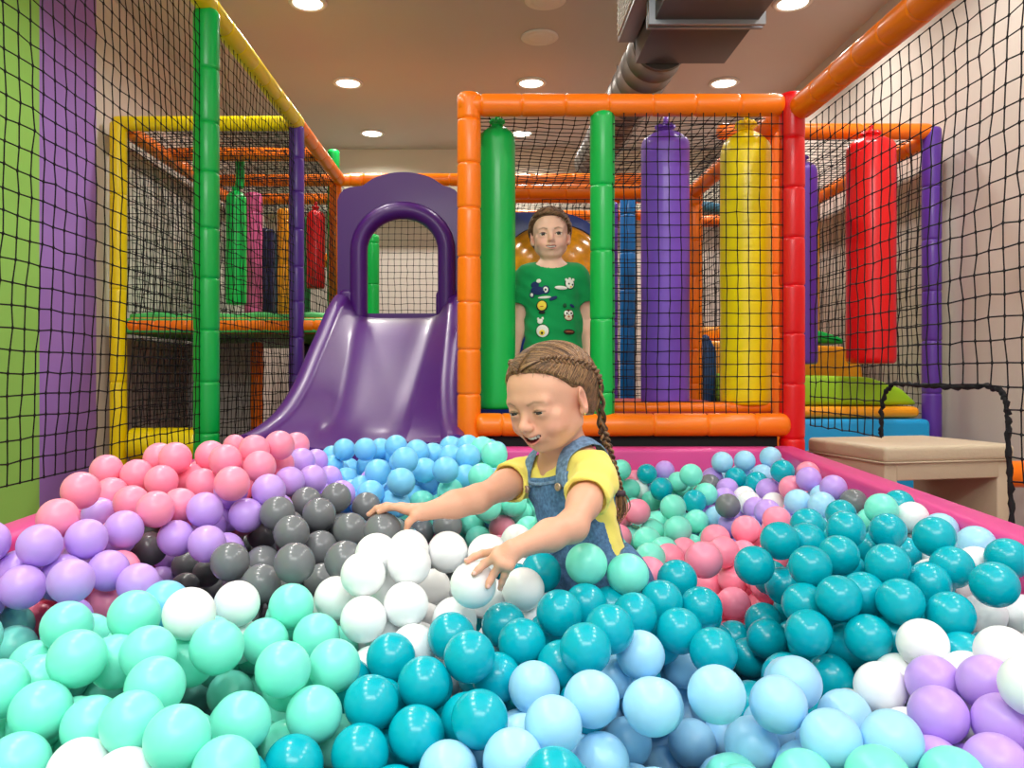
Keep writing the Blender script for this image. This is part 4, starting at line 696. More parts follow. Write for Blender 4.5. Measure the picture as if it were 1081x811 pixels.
# ------------------------------------------------------------------ bodies grown from one signed distance field each
def _smin(a, b, k):
    if k <= 0: return np.minimum(a, b)
    h = np.clip(.5 + .5 * (b - a) / k, 0, 1); return b + (a - b) * h - k * h * (1 - h)
class SDF:
    def __init__(s): s.p = []
    def cap(s, a, b, ra, rb=None, k=.01, op='+'):
        s.p.append(('c', np.array(a, float), np.array(b, float), ra, ra if rb is None else rb, k, op)); return s
    def ell(s, c, r, R=None, k=.01, op='+'):
        s.p.append(('e', np.array(c, float), np.array(r, float), np.eye(3) if R is None else np.array(R, float), None, k, op)); return s
    def chain(s, pts, rads, k=.006, op='+'):
        for i in range(len(pts) - 1): s.cap(pts[i], pts[i + 1], rads[i], rads[i + 1], k, op)
        return s
    @staticmethod
    def one(q, P):
        if q[0] == 'c':
            a, b = q[1], q[2]; ab = b - a; L = max(ab @ ab, 1e-12)
            t = np.clip((P - a) @ ab / L, 0, 1)
            return np.linalg.norm(P - a - t[:, None] * ab, axis=1) - (q[3] + (q[4] - q[3]) * t)
        d = (P - q[1]) @ q[3]; r = q[2]
        k0 = np.linalg.norm(d / r, axis=1); k1 = np.linalg.norm(d / (r * r), axis=1)
        return np.where(k1 < 1e-9, -r.min(), k0 * (k0 - 1) / np.maximum(k1, 1e-9))
    def ev(s, P, sub=None):
        d = np.full(len(P), 10.0)
        for q in (s.p if sub is None else sub):
            di = s.one(q, P)
            if q[6] == '+': d = _smin(d, di, q[5])
            else: d = -_smin(-d, di, q[5])
        return d
def grow(name, sdf, material, parent, res=.002, post=None, colour=None, lo=None, hi=None, label=None, slack=1.4):
    """surface-net mesh of a distance field, evaluated only in the blocks the surface crosses"""
    B = 8; bs = B * res; hd = bs * math.sqrt(3) / 2
    if lo is None:
        L, Hh = [], []
        for q in sdf.p:
            if q[6] != '+': continue
            if q[0] == 'c': rr = max(q[3], q[4]); L.append(np.minimum(q[1], q[2]) - rr); Hh.append(np.maximum(q[1], q[2]) + rr)
            else: rr = q[2].max(); L.append(q[1] - rr); Hh.append(q[1] + rr)
        lo = np.min(L, 0) - .02; hi = np.max(Hh, 0) + .02
    lo = np.array(lo, float); hi = np.array(hi, float)
    nb = np.ceil((hi - lo) / bs).astype(int)
    bi = np.stack(np.meshgrid(*[np.arange(n) for n in nb], indexing='ij'), -1).reshape(-1, 3)
    C = lo + (bi + .5) * bs
    D = np.concatenate([post(c, sdf.ev(c)) if post else sdf.ev(c) for c in np.array_split(C, max(1, len(C) // 200000))])
    act = np.abs(D) < hd * slack + .004
    bi, C = bi[act], C[act]
    # distance of every primitive to every kept block centre, for pruning
    PD = np.stack([SDF.one(q, C) for q in sdf.p], 1)
    base = sdf.ev(C)
    g = np.stack(np.meshgrid(*[np.arange(B + 1)] * 3, indexing='ij'), -1).reshape(-1, 3)
    n1 = nb * B + 2
    key = lambda ijk: (ijk[..., 0].astype(np.int64) * n1[1] + ijk[..., 1]) * n1[2] + ijk[..., 2]
    VK, VP, QK, QS = [], [], [], []
    cor = np.stack(np.meshgrid([0, 1], [0, 1], [0, 1], indexing='ij'), -1).reshape(-1, 3)
    edges = [(a, b) for a in range(8) for b in range(a + 1, 8) if np.abs(cor[a] - cor[b]).sum() == 1]
    for bb in range(len(bi)):
        sub = [q for j, q in enumerate(sdf.p) if (PD[bb, j] < base[bb] + 2 * hd + 2 * q[5] + .004 if q[6] == '+' else PD[bb, j] < 2 * hd + 2 * q[5])]
        ijk = bi[bb] * B + g; P = lo + ijk * res
        d = sdf.ev(P, sub)
        if post: d = post(P, d)
        if d.min() > 0 or d.max() < 0: continue
        G = d.reshape(B + 1, B + 1, B + 1)
        cs = np.stack([G[c[0]:c[0] + B, c[1]:c[1] + B, c[2]:c[2] + B] for c in cor], -1)
        neg = cs < 0; a = neg.any(-1) & ~neg.all(-1)
        if a.any():
            cells = np.argwhere(a); v = cs[a]
            acc = np.zeros((len(cells), 3)); cn = np.zeros(len(cells))
            for e0, e1 in edges:
                x = (v[:, e0] < 0) != (v[:, e1] < 0)
                t = v[:, e0] / np.where(x, v[:, e0] - v[:, e1], 1)
                acc += np.where(x[:, None], cor[e0] + t[:, None] * (cor[e1] - cor[e0]), 0); cn += x
            gc = bi[bb] * B + cells
            VK.append(key(gc)); VP.append(lo + (gc + acc / cn[:, None]) * res)
        for ax in range(3):
            s0 = [slice(0, B)] * 3; s1 = [slice(0, B)] * 3; s1[ax] = slice(1, B + 1)
            A0, A1 = G[tuple(s0)] < 0, G[tuple(s1)] < 0
            x = np.argwhere(A0 != A1)
            if len(x) == 0: continue
            gx = bi[bb] * B + x; u = (ax + 1) % 3; w_ = (ax + 2) % 3
            du = np.zeros(3, int); du[u] = 1; dw = np.zeros(3, int); dw[w_] = 1
            q4 = np.stack([key(gx - du - dw), key(gx - dw), key(gx), key(gx - du)], 1)
            flip = A0[tuple(x.T)]
            q4 = np.where(flip[:, None], q4, q4[:, ::-1])
            QK.append(q4)
    VK = np.concatenate(VK); VP = np.concatenate(VP); QK = np.concatenate(QK)
    uk, ui = np.unique(VK, return_index=True); VP = VP[ui]
    ix = np.searchsorted(uk, QK); ix = np.minimum(ix, len(uk) - 1)
    okq = (uk[ix] == QK).all(1); ix = ix[okq]
    # a little smoothing
    for _ in range(2):
        nb_s = np.zeros_like(VP); nb_c = np.zeros(len(VP))
        for k in range(4):
            a, b = ix[:, k], ix[:, (k + 1) % 4]
            np.add.at(nb_s, a, VP[b]); np.add.at(nb_c, a, 1)
            np.add.at(nb_s, b, VP[a]); np.add.at(nb_c, b, 1)
        VP = VP * .55 + .45 * nb_s / np.maximum(nb_c, 1)[:, None]
    me = bpy.data.meshes.new(name)
    me.vertices.add(len(VP)); me.vertices.foreach_set('co', VP.astype(np.float32).ravel())
    me.loops.add(ix.size); me.loops.foreach_set('vertex_index', ix.astype(np.int32).ravel())
    me.polygons.add(len(ix)); me.polygons.foreach_set('loop_start', np.arange(0, ix.size, 4, dtype=np.int32))
    me.update(calc_edges=True); me.validate(); me.shade_smooth()
    me.materials.append(material)
    if colour is not None:
        at = me.color_attributes.new('Col', 'FLOAT_COLOR', 'POINT')
        n = len(me.vertices); co_ = np.empty(n * 3, np.float32); me.vertices.foreach_get('co', co_)
        c = colour(co_.reshape(-1, 3).astype(float)); at.data.foreach_set('color', np.concatenate([c, np.ones((n, 1))], 1).astype(np.float32).ravel())
    o = bpy.data.objects.new(name, me); link(o)
    if parent is not None:
        o.parent = parent; o.matrix_parent_inverse = parent.matrix_world.inverted()
    if label: o['label'] = label
    return o

def head_matrix(yaw, pitch, roll):
    """columns: subject's right, forward, up; yaw 0 looks at the camera, positive turns to the image's left"""
    f0 = np.array([-math.sin(yaw), -math.cos(yaw), 0]); z = np.array([0, 0, 1.0])
    f = math.cos(pitch) * f0 - math.sin(pitch) * z; u = math.cos(pitch) * z + math.sin(pitch) * f0
    r = np.cross(f, u)
    r2 = math.cos(roll) * r + math.sin(roll) * u; u2 = math.cos(roll) * u - math.sin(roll) * r
    return np.stack([r2, f, u2], 1)

ZL = .84
WX = 1.0
def zc(z): return z * ZL if z < 0 else z
def mouth_shape(smile):
    lift = .0065 * smile + .001; half = .0180 + .0045 * smile; mz = -.0530; gape = .0010 + .0060 * max(0, smile - .15)
    yy = lambda x: .0788 - 30 * x * x
    up = lambda t: (t * half, yy(t * half), mz + .0022 + (lift - .0022) * t * t - .0006 * math.exp(-(t / .12) ** 2))
    lo = lambda t: (t * half, yy(t * half) - .0018 * (1 - t * t), mz - gape * 1.75 - .0012 + (lift + gape * 1.75 + .0012) * abs(t) ** 2.2)
    def gap(t):
        u, l = up(t), lo(t); return (u[0], u[1] + .002, (u[2] + l[2]) / 2), max(.0006, (u[2] - l[2]) / 2 - .0014)
    return dict(lift=lift, half=half, mz=mz, gape=gape, up=up, lo=lo, gap=gap)
def add_head(S, c, R, s, smile=1.0, lid=.0050, chub=1.0):
    T = lambda x, y, z: np.array(c) + R @ (np.array([x * WX, y, zc(z)]) * s)
    def E(p, r, k=.01, op='+', rot=None):
        r = (r[0] * WX, r[1], r[2] * (.88 if p[2] < -.035 else 1.0)) if rot is None else r
        S.ell(T(*p), np.array(r) * s, R if rot is None else R @ rot, k * s, op)
    def C(p, q, ra, rb=None, k=.01, op='+'): S.cap(T(*p), T(*q), ra * s, (ra if rb is None else rb) * s, k * s, op)
    E((0, -.014, .025), (.070, .083, .069))
    E((0, .024, .030), (.058, .050, .050), .02)
    E((0, .016, -.024), (.055, .054, .054), .02)
    E((0, .018, -.058), (.041, .044, .033), .02)
    E((0, .050, -.082), (.017, .015, .013), .018)
    for x in (-1, 1):
        E((x * .034, .046, -.037), (.022 * chub, .023, .021), .018)
        E((x * .040, .048, -.014), (.016, .012, .010), .014)      # cheek bone
        C((x * .010, .070, .019), (x * .040, .061, .016), .0085, .007, .014)   # brow
        C((x * .046, .002, -.048), (x * .026, .040, -.074), .013, .011, .02)   # jaw line
        E((x * .029, .082, -.001), (.015, .013, .010), .012, '-')              # socket
        E((x * .0295, .0600, -.001), (.0165, .0150, .0145), .006)              # lids over the eyeball
    C((0, .069, .006), (0, .0845, -.024), .0068, .0078, .012)       # nose bridge
    E((0, .0870, -.0280), (.0084, .0080, .0074), .008)
    for x in (-1, 1):
        E((x * .0090, .0805, -.0305), (.0056, .0070, .0052), .006)
        E((x * .0048, .0870, -.0358), (.0026, .0040, .0026), .002, '-')
    C((0, .079, -.038), (0, .0755, -.046), .004, .004, .006)
    # mouth
    MS = mouth_shape(smile)
    E((0, .064, MS['mz']), (.024, .014, .015), .014)                       # volume over the teeth
    S.chain([T(*MS['up'](t)) for t in np.linspace(-1, 1, 9)], np.array([.0012, .0019, .0024, .0027, .0026, .0027, .0024, .0019, .0012]) * s, .003 * s)
    S.chain([T(*MS['lo'](t)) for t in np.linspace(-1, 1, 9)], np.array([.0012, .0021, .0028, .0032, .0034, .0032, .0028, .0021, .0012]) * s, .003 * s)
    for x in (-1, 1): E((x * (MS['half'] + .0065), .0545, MS['mz'] + MS['lift'] + .002), (.0075, .0065, .011), .009)      # cheek beside the smile
    for t in np.linspace(-.76, .76, 9):
        p, hz = MS['gap'](t)
        E((p[0], p[1], p[2]), (.0042, .013, hz), .0012, '-')
    # eye openings
    for x in (-1, 1):
        E((x * .0295, .0775, -.0012), (.0128, .0100, lid), .002, '-')
    # ears
    for x in (-1, 1):
        rot = np.array(Matrix.Rotation(-x * .45, 3, 'Z')) @ np.array(Matrix.Rotation(-.25, 3, 'X'))
        E((x * .0715, -.003, -.004), (.0055, .0160, .0255), .006, '+', rot)
        E((x * .0690, .001, -.026), (.0055, .008, .008), .006)
        E((x * .0775, .0010, -.001), (.0060, .0100, .0165), .003, '-', rot)
        E((x * .0722, .0040, -.006), (.0030, .0045, .0085), .004, '+', rot)
    return T

def skin_colour(c, R, s, base, smile, brow, lipc, blush, hair=None, hairc=None, browr=.0030):
    base = np.array(lin(base)); lipc = np.array(lin(lipc)); brow = np.array(lin(brow)); blush = np.array(lin(blush))
    MS = mouth_shape(smile); wx = WX
    def seg(q, pts):
        d = np.full(len(q), 9.)
        for a, b in zip(pts[:-1], pts[1:]):
            a, b = np.array(a), np.array(b); ab = b - a; t = np.clip((q - a) @ ab / (ab @ ab), 0, 1); d = np.minimum(d, np.linalg.norm(q - a - t[:, None] * ab, axis=1))
        return d
    def f(P):
        q = (P - np.array(c)) @ R / s
        q[:, 0] /= wx; q[:, 2] = np.where(q[:, 2] < 0, q[:, 2] / ZL, q[:, 2])
        col = np.tile(base, (len(P), 1))
        near = np.linalg.norm(q, axis=1) < .16
        def mixin(w, cc):
            nonlocal col
            w = (np.clip(w, 0, 1) * near)[:, None]; col = col * (1 - w) + cc * w
        for x in (-1, 1):
            d = np.linalg.norm((q - np.array([x * .037, .058, -.036])) / np.array([1, 1, 1]), axis=1); mixin(np.exp(-(d / .020) ** 2) * .55, blush)
            d = np.linalg.norm(q - np.array([x * .073, .0, -.004]), axis=1); mixin(np.exp(-(d / .022) ** 2) * .35, blush)
        d = np.linalg.norm(q - np.array([0, .093, -.031]), axis=1); mixin(np.exp(-(d / .012) ** 2) * .35, blush)
        for x in (-1, 1):
            br = [(x * .0150, .078, .0150), (x * .028, .076, .0195), (x * .043, .062, .0165)]
            dd = seg(q * np.array([1, .25, 1]), [tuple(np.array(b) * np.array([1, .25, 1])) for b in br])
            mixin(np.where(q[:, 1] > .03, (1.0 - dd / browr) * .85, 0), brow)
            dl = seg(q * np.array([1, .4, 1]), [(x * .0165, .0288, -.0005), (x * .029, .0300, .0048), (x * .042, .0270, .0010)])
            mixin(np.where(q[:, 1] > .05, (1.1 - dl / .0020) * .8, 0), brow * .35)
        mixin(1.35 - seg(q, [MS['up'](t) for t in np.linspace(-1, 1, 9)]) / .0032, lipc); mixin(1.4 - seg(q, [MS['lo'](t) for t in np.linspace(-1, 1, 9)]) / .0040, lipc)
        for t in np.linspace(-.76, .76, 9):
            p, hz = MS['gap'](t)
            e = np.sqrt(((q[:, 0] - p[0]) / .0046) ** 2 + ((q[:, 1] - p[1] + .002) / .0125) ** 2 + ((q[:, 2] - p[2]) / (hz * 1.12)) ** 2)
            mixin((1.06 - e) * 12 * (q[:, 1] < p[1] - .0042), np.array(lin((112, 36, 40))))
        if hair is not None:
            mixin(np.clip(hair(q), 0, 1) * .9, np.array(lin(hairc)))
        return np.clip(col, 0, 1)
    return f

def eyes(parent, c, R, s, gaze, iris=(96, 120, 130)):
    """two eyeballs with iris and pupil in mesh colours"""
    for x in (-1, 1):
        nu, nv = 28, 22
        vs, fs = sphere((0, 0, 0), .0128 * s, nu, nv)
        g = np.array(gaze, float); g /= np.linalg.norm(g)
        g = R @ g; X, Y, Z = frame_of(g)
        M_ = np.stack([X, Y, Z], 1)
        cc = np.array(c) + R @ (np.array([x * .0295 * WX, .0612, -.001]) * s)
        vs = [cc + M_ @ np.array(v) for v in vs]
        me_o = finish('eye', vs, fs, [mat('eye_white', (236, 232, 228), .15, .6), mat('iris_%d' % iris[0], iris, .1, .6), mat('pupil', (12, 10, 10), .08, .6)], parent)
        for p in me_o.data.polygons:
            ct = np.mean([np.array(me_o.data.vertices[i].co) for i in p.vertices], 0) - cc
            a = math.acos(max(-1, min(1, float(ct @ g) / np.linalg.norm(ct))))
            p.material_index = 2 if a < .26 else 1 if a < .60 else 0
def teeth(parent, c, R, s, smile=1.0):
    m = MB(); MS = mouth_shape(smile); n = 8
    for i in range(n):
        t = (i - (n - 1) / 2) / (n / 2) * .86
        u = MS['up'](t); hz = min(.0062, max(.002, MS['gape'] * 1.2))
        vs, fs = rbox((0, 0, 0), (MS['half'] * 2 * .86 / n * .97 * s * WX, .0028 * s, hz * s), .0010 * s, 2, 0)
        Rz = np.array(Matrix.Rotation(-60 * u[0], 3, 'Z'))
        p0 = np.array(c) + R @ (np.array([u[0] * WX, u[1] - .0052, zc(u[2] - .0012) - hz * .38]) * s)
        m.add([p0 + R @ (Rz @ np.array(v)) for v in vs], fs)
    return m.build('teeth', mat('tooth', (240, 236, 226), .25, .5), parent)
def lashes(parent, c, R, s, lid, colr):
    m = MB()
    for x in (-1, 1):
        pts = []
        for t in np.linspace(-1, 1, 13):
            pts.append(np.array(c) + R @ (np.array([(x * .0295 + t * .0135) * WX, .0752 - .0062 * t * t - .003 * max(0, x * t), -.0012 + (lid + .0006) * math.sqrt(max(0, 1 - t * t * .96)) - .0008 * abs(t)]) * s))
        m.add(*sweep(pts, .0009 * s * np.array([.4, .7, .9, 1, 1, 1, 1, 1, 1, 1, .9, .7, .4]), 6))
    return m.build('eyelashes', mat('lash_' + str(colr[0]), colr, .7), parent)

def add_hand(S, wrist, knuckles, fingers, thumb, r=.0062, k=.006):
    """wrist point, four knuckles, four finger joint chains (after the knuckle) and a thumb chain"""
    w_ = np.array(wrist)
    for kn in knuckles:
        S.cap(w_ + (np.array(kn) - w_) * .15, kn, r * 1.75, r * 1.28, k * 1.6)
    for a, b in zip(knuckles[:-1], knuckles[1:]): S.cap(a, b, r * 1.15, r * 1.1, k)
    for kn, ch, sc in zip(knuckles, fingers, (1.0, 1.03, 1.0, .88)):
        pts = [kn] + list(ch); n = len(pts)
        S.chain(pts, list(np.array([1.18, 1.03, .92, .80])[:n] * r * sc), k * .55)
    S.chain(thumb, list(np.array([1.9, 1.35, 1.12, .9])[:len(thumb)] * r), k * .9)
def nails(parent, tips, r, ups):
    m = MB()
    for (a, b), up in zip(tips, ups):
        a, b = np.array(a, float), np.array(b, float); d = b - a; d /= np.linalg.norm(d); u = np.array(up, float); u = u - d * (u @ d); u /= np.linalg.norm(u); sd = np.cross(d, u)
        R_ = np.stack([sd, d, u], 1)
        m.add(*sphere(b - d * r * .15 + u * r * .62, (r * .62, r * .85, r * .30), 12, 8, R_))
    return m.build('fingernail', mat('nail', (236, 178, 164), .3, .5), parent)

SKIN = mat('skin', (235, 190, 165), .48, .4, attr='Col', sss=.12, bump=.05, bscale=300)

# ------------------------------------------------------------------ the girl
gp = empty('person', tuple(W(640, 660, 1.48)), 'child with long braids in a yellow shirt and denim overalls, reaching for balls', 'person')
GH = W(581.5, 422.5, 1.46); GR = head_matrix(math.radians(44), math.radians(17), math.radians(-4)); GS = 1.0
Hp, Nk = W(640, 642, 1.49), W(594, 486, 1.50)
Ls, Le, Lw = W(628, 508, 1.41), W(604, 556, 1.285), W(543, 580, 1.195)
Rs, Re, Rw = W(560, 499, 1.585), W(503, 527, 1.46), W(447, 541, 1.415)
tu = Nk - Hp; tl = np.linalg.norm(tu); tu = tu / tl
tr = (Rs - Ls); tr = tr - tu * (tr @ tu); tr /= np.linalg.norm(tr)       # towards her right arm
tf = np.cross(tu, tr); 
if tf[1] > 0: tf = -tf
TR = np.stack([tr, tf, tu], 1)
def TP(a, b, c): return Hp + tr * a + tf * b + tu * (c * tl)
def torso(S, e, k=.03):
    S.ell(TP(0, .002, .70), (.078 + e, .056 + e, .085 + e), TR, k)
    S.ell(TP(0, .010, .38), (.072 + e, .062 + e, .085 + e), TR, k)
    S.ell(TP(0, .004, .08), (.082 + e, .068 + e, .075 + e), TR, k)
    S.cap(TP(.055, -.008, .88), TP(-.055, -.008, .88), .034 + e, .034 + e, k)
    for q in (-1, 1): S.cap(TP(q * .062, -.010, .93), TP(q * .026, -.012, 1.05), .026 + e, .024 + e, k)
g = SDF()
add_head(g, GH, GR, GS, smile=1.2, lid=.0022, chub=1.05)
LH = lambda x, y, z: GH + GR @ (np.array([x, y, z]) * GS)
g.cap(LH(0, -.022, -.05), Nk + tu * .01 - tf * .004, .031, .034, .02)
g.cap(Nk + tu * .005, TP(0, 0, .82), .036, .05, .03)
torso(g, 0)
for a, b, c_ in ((Ls, Le, Lw), (Rs, Re, Rw)):
    g.cap(TP(0, -.005, .86), a, .034, .030, .03)
    m1 = a * .5 + b * .5; m2 = b * .6 + c_ * .4
    g.chain([a, m1, b], [.0275, .0256, .0228], .02)
    g.chain([b, m2, c_], [.0228, .0218, .0152], .02)
# her left hand spreads over a white ball, her right hand lies on a grey one
W0 = np.array([-.022, 1.215, .432]); G0 = np.array([-.1872, 1.437, .4681]); fr_ = .0058
def onball(px, py, c, lift=0.0, rb=.035):
    d = np.array([(px - VX) / F, 1, -(py - VY) / F]); d /= np.linalg.norm(d); o = np.array([0, 0, CAMZ])
    R2 = rb + fr_ * .92 + lift; oc = o - c; b_ = oc @ d; q = b_ * b_ - (oc @ oc - R2 * R2)
    p = o + d * (-b_ - math.sqrt(max(q, 0)))
    if q < 0:
        v = p - c; p = c + v / np.linalg.norm(v) * max(R2, np.linalg.norm(v) * .97)
    return p
kn = [W(525, 582.5, 1.199), W(523.5, 588.5, 1.188), W(529, 595, 1.182), W(537.5, 597.5, 1.180)]
fg = [[onball(510, 583.5, W0, .006), onball(500.5, 588, W0, .001), onball(492.5, 592.8, W0)],
      [onball(512, 595, W0, .007), onball(505.5, 601, W0, .002), onball(500.3, 606, W0)],
      [onball(521, 606.5, W0, .006), onball(517, 614, W0, .001), onball(514.7, 619.3, W0)],
      [W(532.8, 607.5, 1.187), W(529.8, 615, 1.192), W(527.6, 621.2, 1.197)]]
th = [Lw + (kn[0] - Lw) * .25, W(533, 586, 1.226), W(520, 590, 1.244), W(510, 594, 1.250)]
add_hand(g, Lw, kn, fg, th, fr_)
def G_(px, py, Y): return W(px, py, Y)
kn2 = [G_(427, 537.5, 1.418), G_(423.5, 535.5, 1.430), G_(423, 536, 1.442), G_(424.5, 537.5, 1.453)]
fg2 = [[G_(414, 535.2, 1.424), G_(406.5, 537.3, 1.428), G_(400, 541.0, 1.430)],
       [G_(408, 533.8, 1.437), G_(397.5, 536.8, 1.439), G_(389.3, 543.4, 1.440)],
       [G_(409, 534.6, 1.450), G_(400, 537.2, 1.453), G_(393, 542.5, 1.454)],
       [G_(413, 536.5, 1.462), G_(406, 538.5, 1.465), G_(401, 542.5, 1.466)]]
th2 = [Rw + (kn2[0] - Rw) * .2, G_(438, 545, 1.404), G_(431.5, 551.5, 1.402), G_(429.2, 558.5, 1.404)]
add_hand(g, Rw, kn2, fg2, th2, .0057)
# folded legs, hidden under the balls
kl = [TP(-.045, .0, -.05), TP(.045, .0, -.05)]
for q in kl:
    kne = q + np.array([tf[0], tf[1], 0]) * .07; kne[2] = .095
    ank = kne - np.array([tf[0], tf[1], 0]) * .21; ank[2] = .075
    g.cap(q, kne, .052, .040, .02); g.cap(kne, ank, .038, .026, .02); g.cap(ank, ank + np.array([-tf[0] * .07, -tf[1] * .07, .0]), .024, .018, .015)
def girl_scalp(q):
    return np.clip((q[:, 2] - (.052 - .9 * np.maximum(0, .062 - q[:, 1]) * 1.0 - .0)) / .006, 0, 1) * 0
BASE_G = (226, 168, 140)
g_body = grow('body', g, SKIN, gp, .0021, colour=skin_colour(GH, GR, GS, BASE_G, 1.2, (140, 104, 74), (206, 112, 108), (232, 150, 132)))
eyes(gp, GH, GR, GS, (-.10, .90, -.26), (70, 58, 46)); teeth(gp, GH, GR, GS, 1.2); lashes(gp, GH, GR, GS, .0022, (62, 44, 34))
nails(g_body, [(f[-2], f[-1]) for f in fg[:4]] + [(f[-2], f[-1]) for f in fg2[:2]] + [(th2[-2], th2[-1])], .0052,
      [f[-1] - W0 for f in fg[:4]] + [f[-1] - G0 for f in fg2[:2]] + [np.array([0, -1, .4])])

# shirt
def wr(P, amp, f=1.0): 
    return amp * (np.sin(P[:, 0] * 95 * f + P[:, 2] * 60) * np.sin(P[:, 2] * 110 * f - P[:, 1] * 70 + 1.3) + .6 * np.sin(P[:, 1] * 150 * f + P[:, 2] * 90 * f + P[:, 0] * 40))
sh = SDF(); torso(sh, .0065)
lsl = Ls + (Le - Ls) * .40; rsl = Rs + (Re - Rs) * .42
for a in (Ls, Rs): sh.cap(TP(0, -.005, .86), a, .040, .0365, .03)
def plane(P, o, n): n = n / np.linalg.norm(n); return (P - o) @ n
def capd(P, a, b, ra, rb, ext=1.0):
    ab = b - a; t_ = np.clip((P - a) @ ab / (ab @ ab), 0, ext); return np.linalg.norm(P - a - t_[:, None] * ab, axis=1) - (ra + (rb - ra) * t_)
def sleeve(P, d, a, full, e, ra, rb, rin, k):
    """short sleeve: a tapered tube cut square at e and hollowed at the mouth"""
    sl = np.maximum(capd(P, a, full, ra, rb, 1.3), plane(P, e, full - a))
    d = _smin(d, sl, k)
    return np.maximum(d, -np.maximum(capd(P, a, full, rin, rin, 1.3), -plane(P, e - (full - a) * .10, full - a)))
def shirt_post(P, d):
    d = sleeve(P, d, Ls, Le, lsl, .0385, .0440, .0335, .012); d = sleeve(P, d, Rs, Re, rsl, .0385, .0440, .0335, .012)
    d = d + wr(P, .0014)
    d = np.maximum(d, (P - TP(0, .012, 1.06)) @ (tu * .94 - tf * .30))
    nd = np.linalg.norm((P - TP(0, .016, 1.05)) @ TR / np.array([1.1, 1.0, .9]), axis=1) - .038
    return np.maximum(d, -nd)
SHIRT = mat('yellow_cotton', (250, 230, 112), .85, .2, bump=.12, bscale=500, var=.04, vscale=30, sheen=.2)
grow('shirt', sh, SHIRT, gp, .0022, post=shirt_post, lo=Hp + np.array([-.28, -.22, -.12]), hi=Hp + np.array([.16, .24, .34]), label='yellow cotton t-shirt')

# overalls
DEN = mat('denim', (92, 128, 170), .9, .2, bump=.35, bscale=700, var=.32, vscale=160)
DEN2 = mat('denim_seam', (120, 150, 184), .9, .2, bump=.3, bscale=600, var=.4, vscale=120)
ov = SDF(); torso(ov, .0115); ov.ell(TP(0, -.006, .12), (.098, .090, .080), TR, .03)
for a in (Ls, Rs): ov.cap(TP(0, -.005, .86), a, .0455, .0415, .03)
def uvw(P): q = (P - Hp) @ TR; return q[:, 0], q[:, 1], q[:, 2] / tl
def ov_post(P, d):
    d = d + wr(P, .0013, .8)
    u, w_, v = uvw(P)
    half = np.interp(v, [-.3, .10, .26, .40, .66, .84, .95], [.2, .2, .100, .080, .078, .074, .071])
    bib = np.maximum(np.maximum(np.abs(u) - half, .004 - w_), (v - (.935 + .02 * (u / .07) ** 2)) * tl)
    pants = (v - np.interp(w_, [-.06, -.02, .03, .06], [.37, .37, .31, .28])) * tl
    reg = _smin(bib, pants, .012)
    return np.maximum(d, reg)
for q in kl:
    kne = q + np.array([tf[0], tf[1], 0]) * .07; kne[2] = .095
    ov.cap(q, kne, .062, .050, .02)
g_ov = grow('overalls', ov, DEN, gp, .0022, post=ov_post, label='blue denim overalls')
ts = SDF(); torso(ts, .0085)
for a, e in ((Ls, lsl), (Rs, rsl)): ts.cap(TP(0, -.005, .86), a, .042, .0395, .03)
def snap(p, off=0.0, it=12, S=None):
    S = S or ts; p = np.array(p, float)
    for _ in range(it):
        d = S.ev(p[None])[0] - off; e = 1e-3
        gr = np.array([S.ev((p + e * np.eye(3)[i])[None])[0] - off - d for i in range(3)]) / e
        p = p - gr * d / max(gr @ gr, .25)
    return p
def ribbon(pts, wid, th, S, off, name, material, parent, label=None):
    """flat band laid over a surface"""
    P_ = [snap(p, off, S=S) for p in pts]; P_ = np.array(P_)
    t2 = np.linspace(0, len(P_) - 1, len(P_) * 5); P_ = np.stack([np.interp(t2, np.arange(len(P_)), P_[:, k]) for k in range(3)], 1)
    P_ = np.array([snap(p, off, 4, S=S) for p in P_])
    vs = []; n = len(P_)
    for i in range(n):
        T = P_[min(i + 1, n - 1)] - P_[max(i - 1, 0)]; T /= np.linalg.norm(T)
        e = 1e-3; d = S.ev(P_[i][None])[0]; N = np.array([S.ev((P_[i] + e * np.eye(3)[k])[None])[0] - d for k in range(3)]); N /= np.linalg.norm(N)
        B_ = np.cross(T, N)
        for a, b in ((-1, -.5), (-.96, .6), (-.8, 1), (.8, 1), (.96, .6), (1, -.5)): vs.append(P_[i] + B_ * a * wid + N * b * th)
    fs = []
    for i in range(n - 1):
        for k in range(6): l = (k + 1) % 6; fs.append((i * 6 + k, (i + 1) * 6 + k, (i + 1) * 6 + l, i * 6 + l))
    fs += [tuple(range(6)), tuple((n - 1) * 6 + k for k in range(6))[::-1]]
    m = MB(); m.add(vs, fs); o = m.build(name, material, parent, label=label, sharp=50)
    return o
for sx in (-1, 1):
    sw = .058 if sx > 0 else .060
    pts = [TP(sx * sw, .075, .88), TP(sx * sw, .066, .93), TP(sx * (sw - .002), .05, .97), TP(sx * .054, .02, 1.0), TP(sx * .052, -.03, 1.0), TP(sx * .038, -.07, .84), TP(sx * .022, -.08, .6), TP(sx * .012, -.08, .34)]
    st_ = ribbon(pts, .0150, .0016, ts, .0035, 'strap', DEN2, gp, 'faded denim shoulder strap')
    c0 = snap(TP(sx * (.048 if sx > 0 else .060), .085, .890), .0075); e = 1e-3
    N = np.array([ts.ev((c0 + e * np.eye(3)[k])[None])[0] - ts.ev(c0[None])[0] for k in range(3)]); N /= np.linalg.norm(N)
    m = MB(); m.add(*lathe([(-.003, .006), (.001, .0075), (.003, .0072), (.0032, .0050), (.0022, .0045), (.0026, .0030), (.0034, .002), (.0034, .0003)], c0 + N * .002, N, 20)); m.build('button', mat('brass_button', (196, 172, 150), .35, metal=.7), st_, label='round metal button')
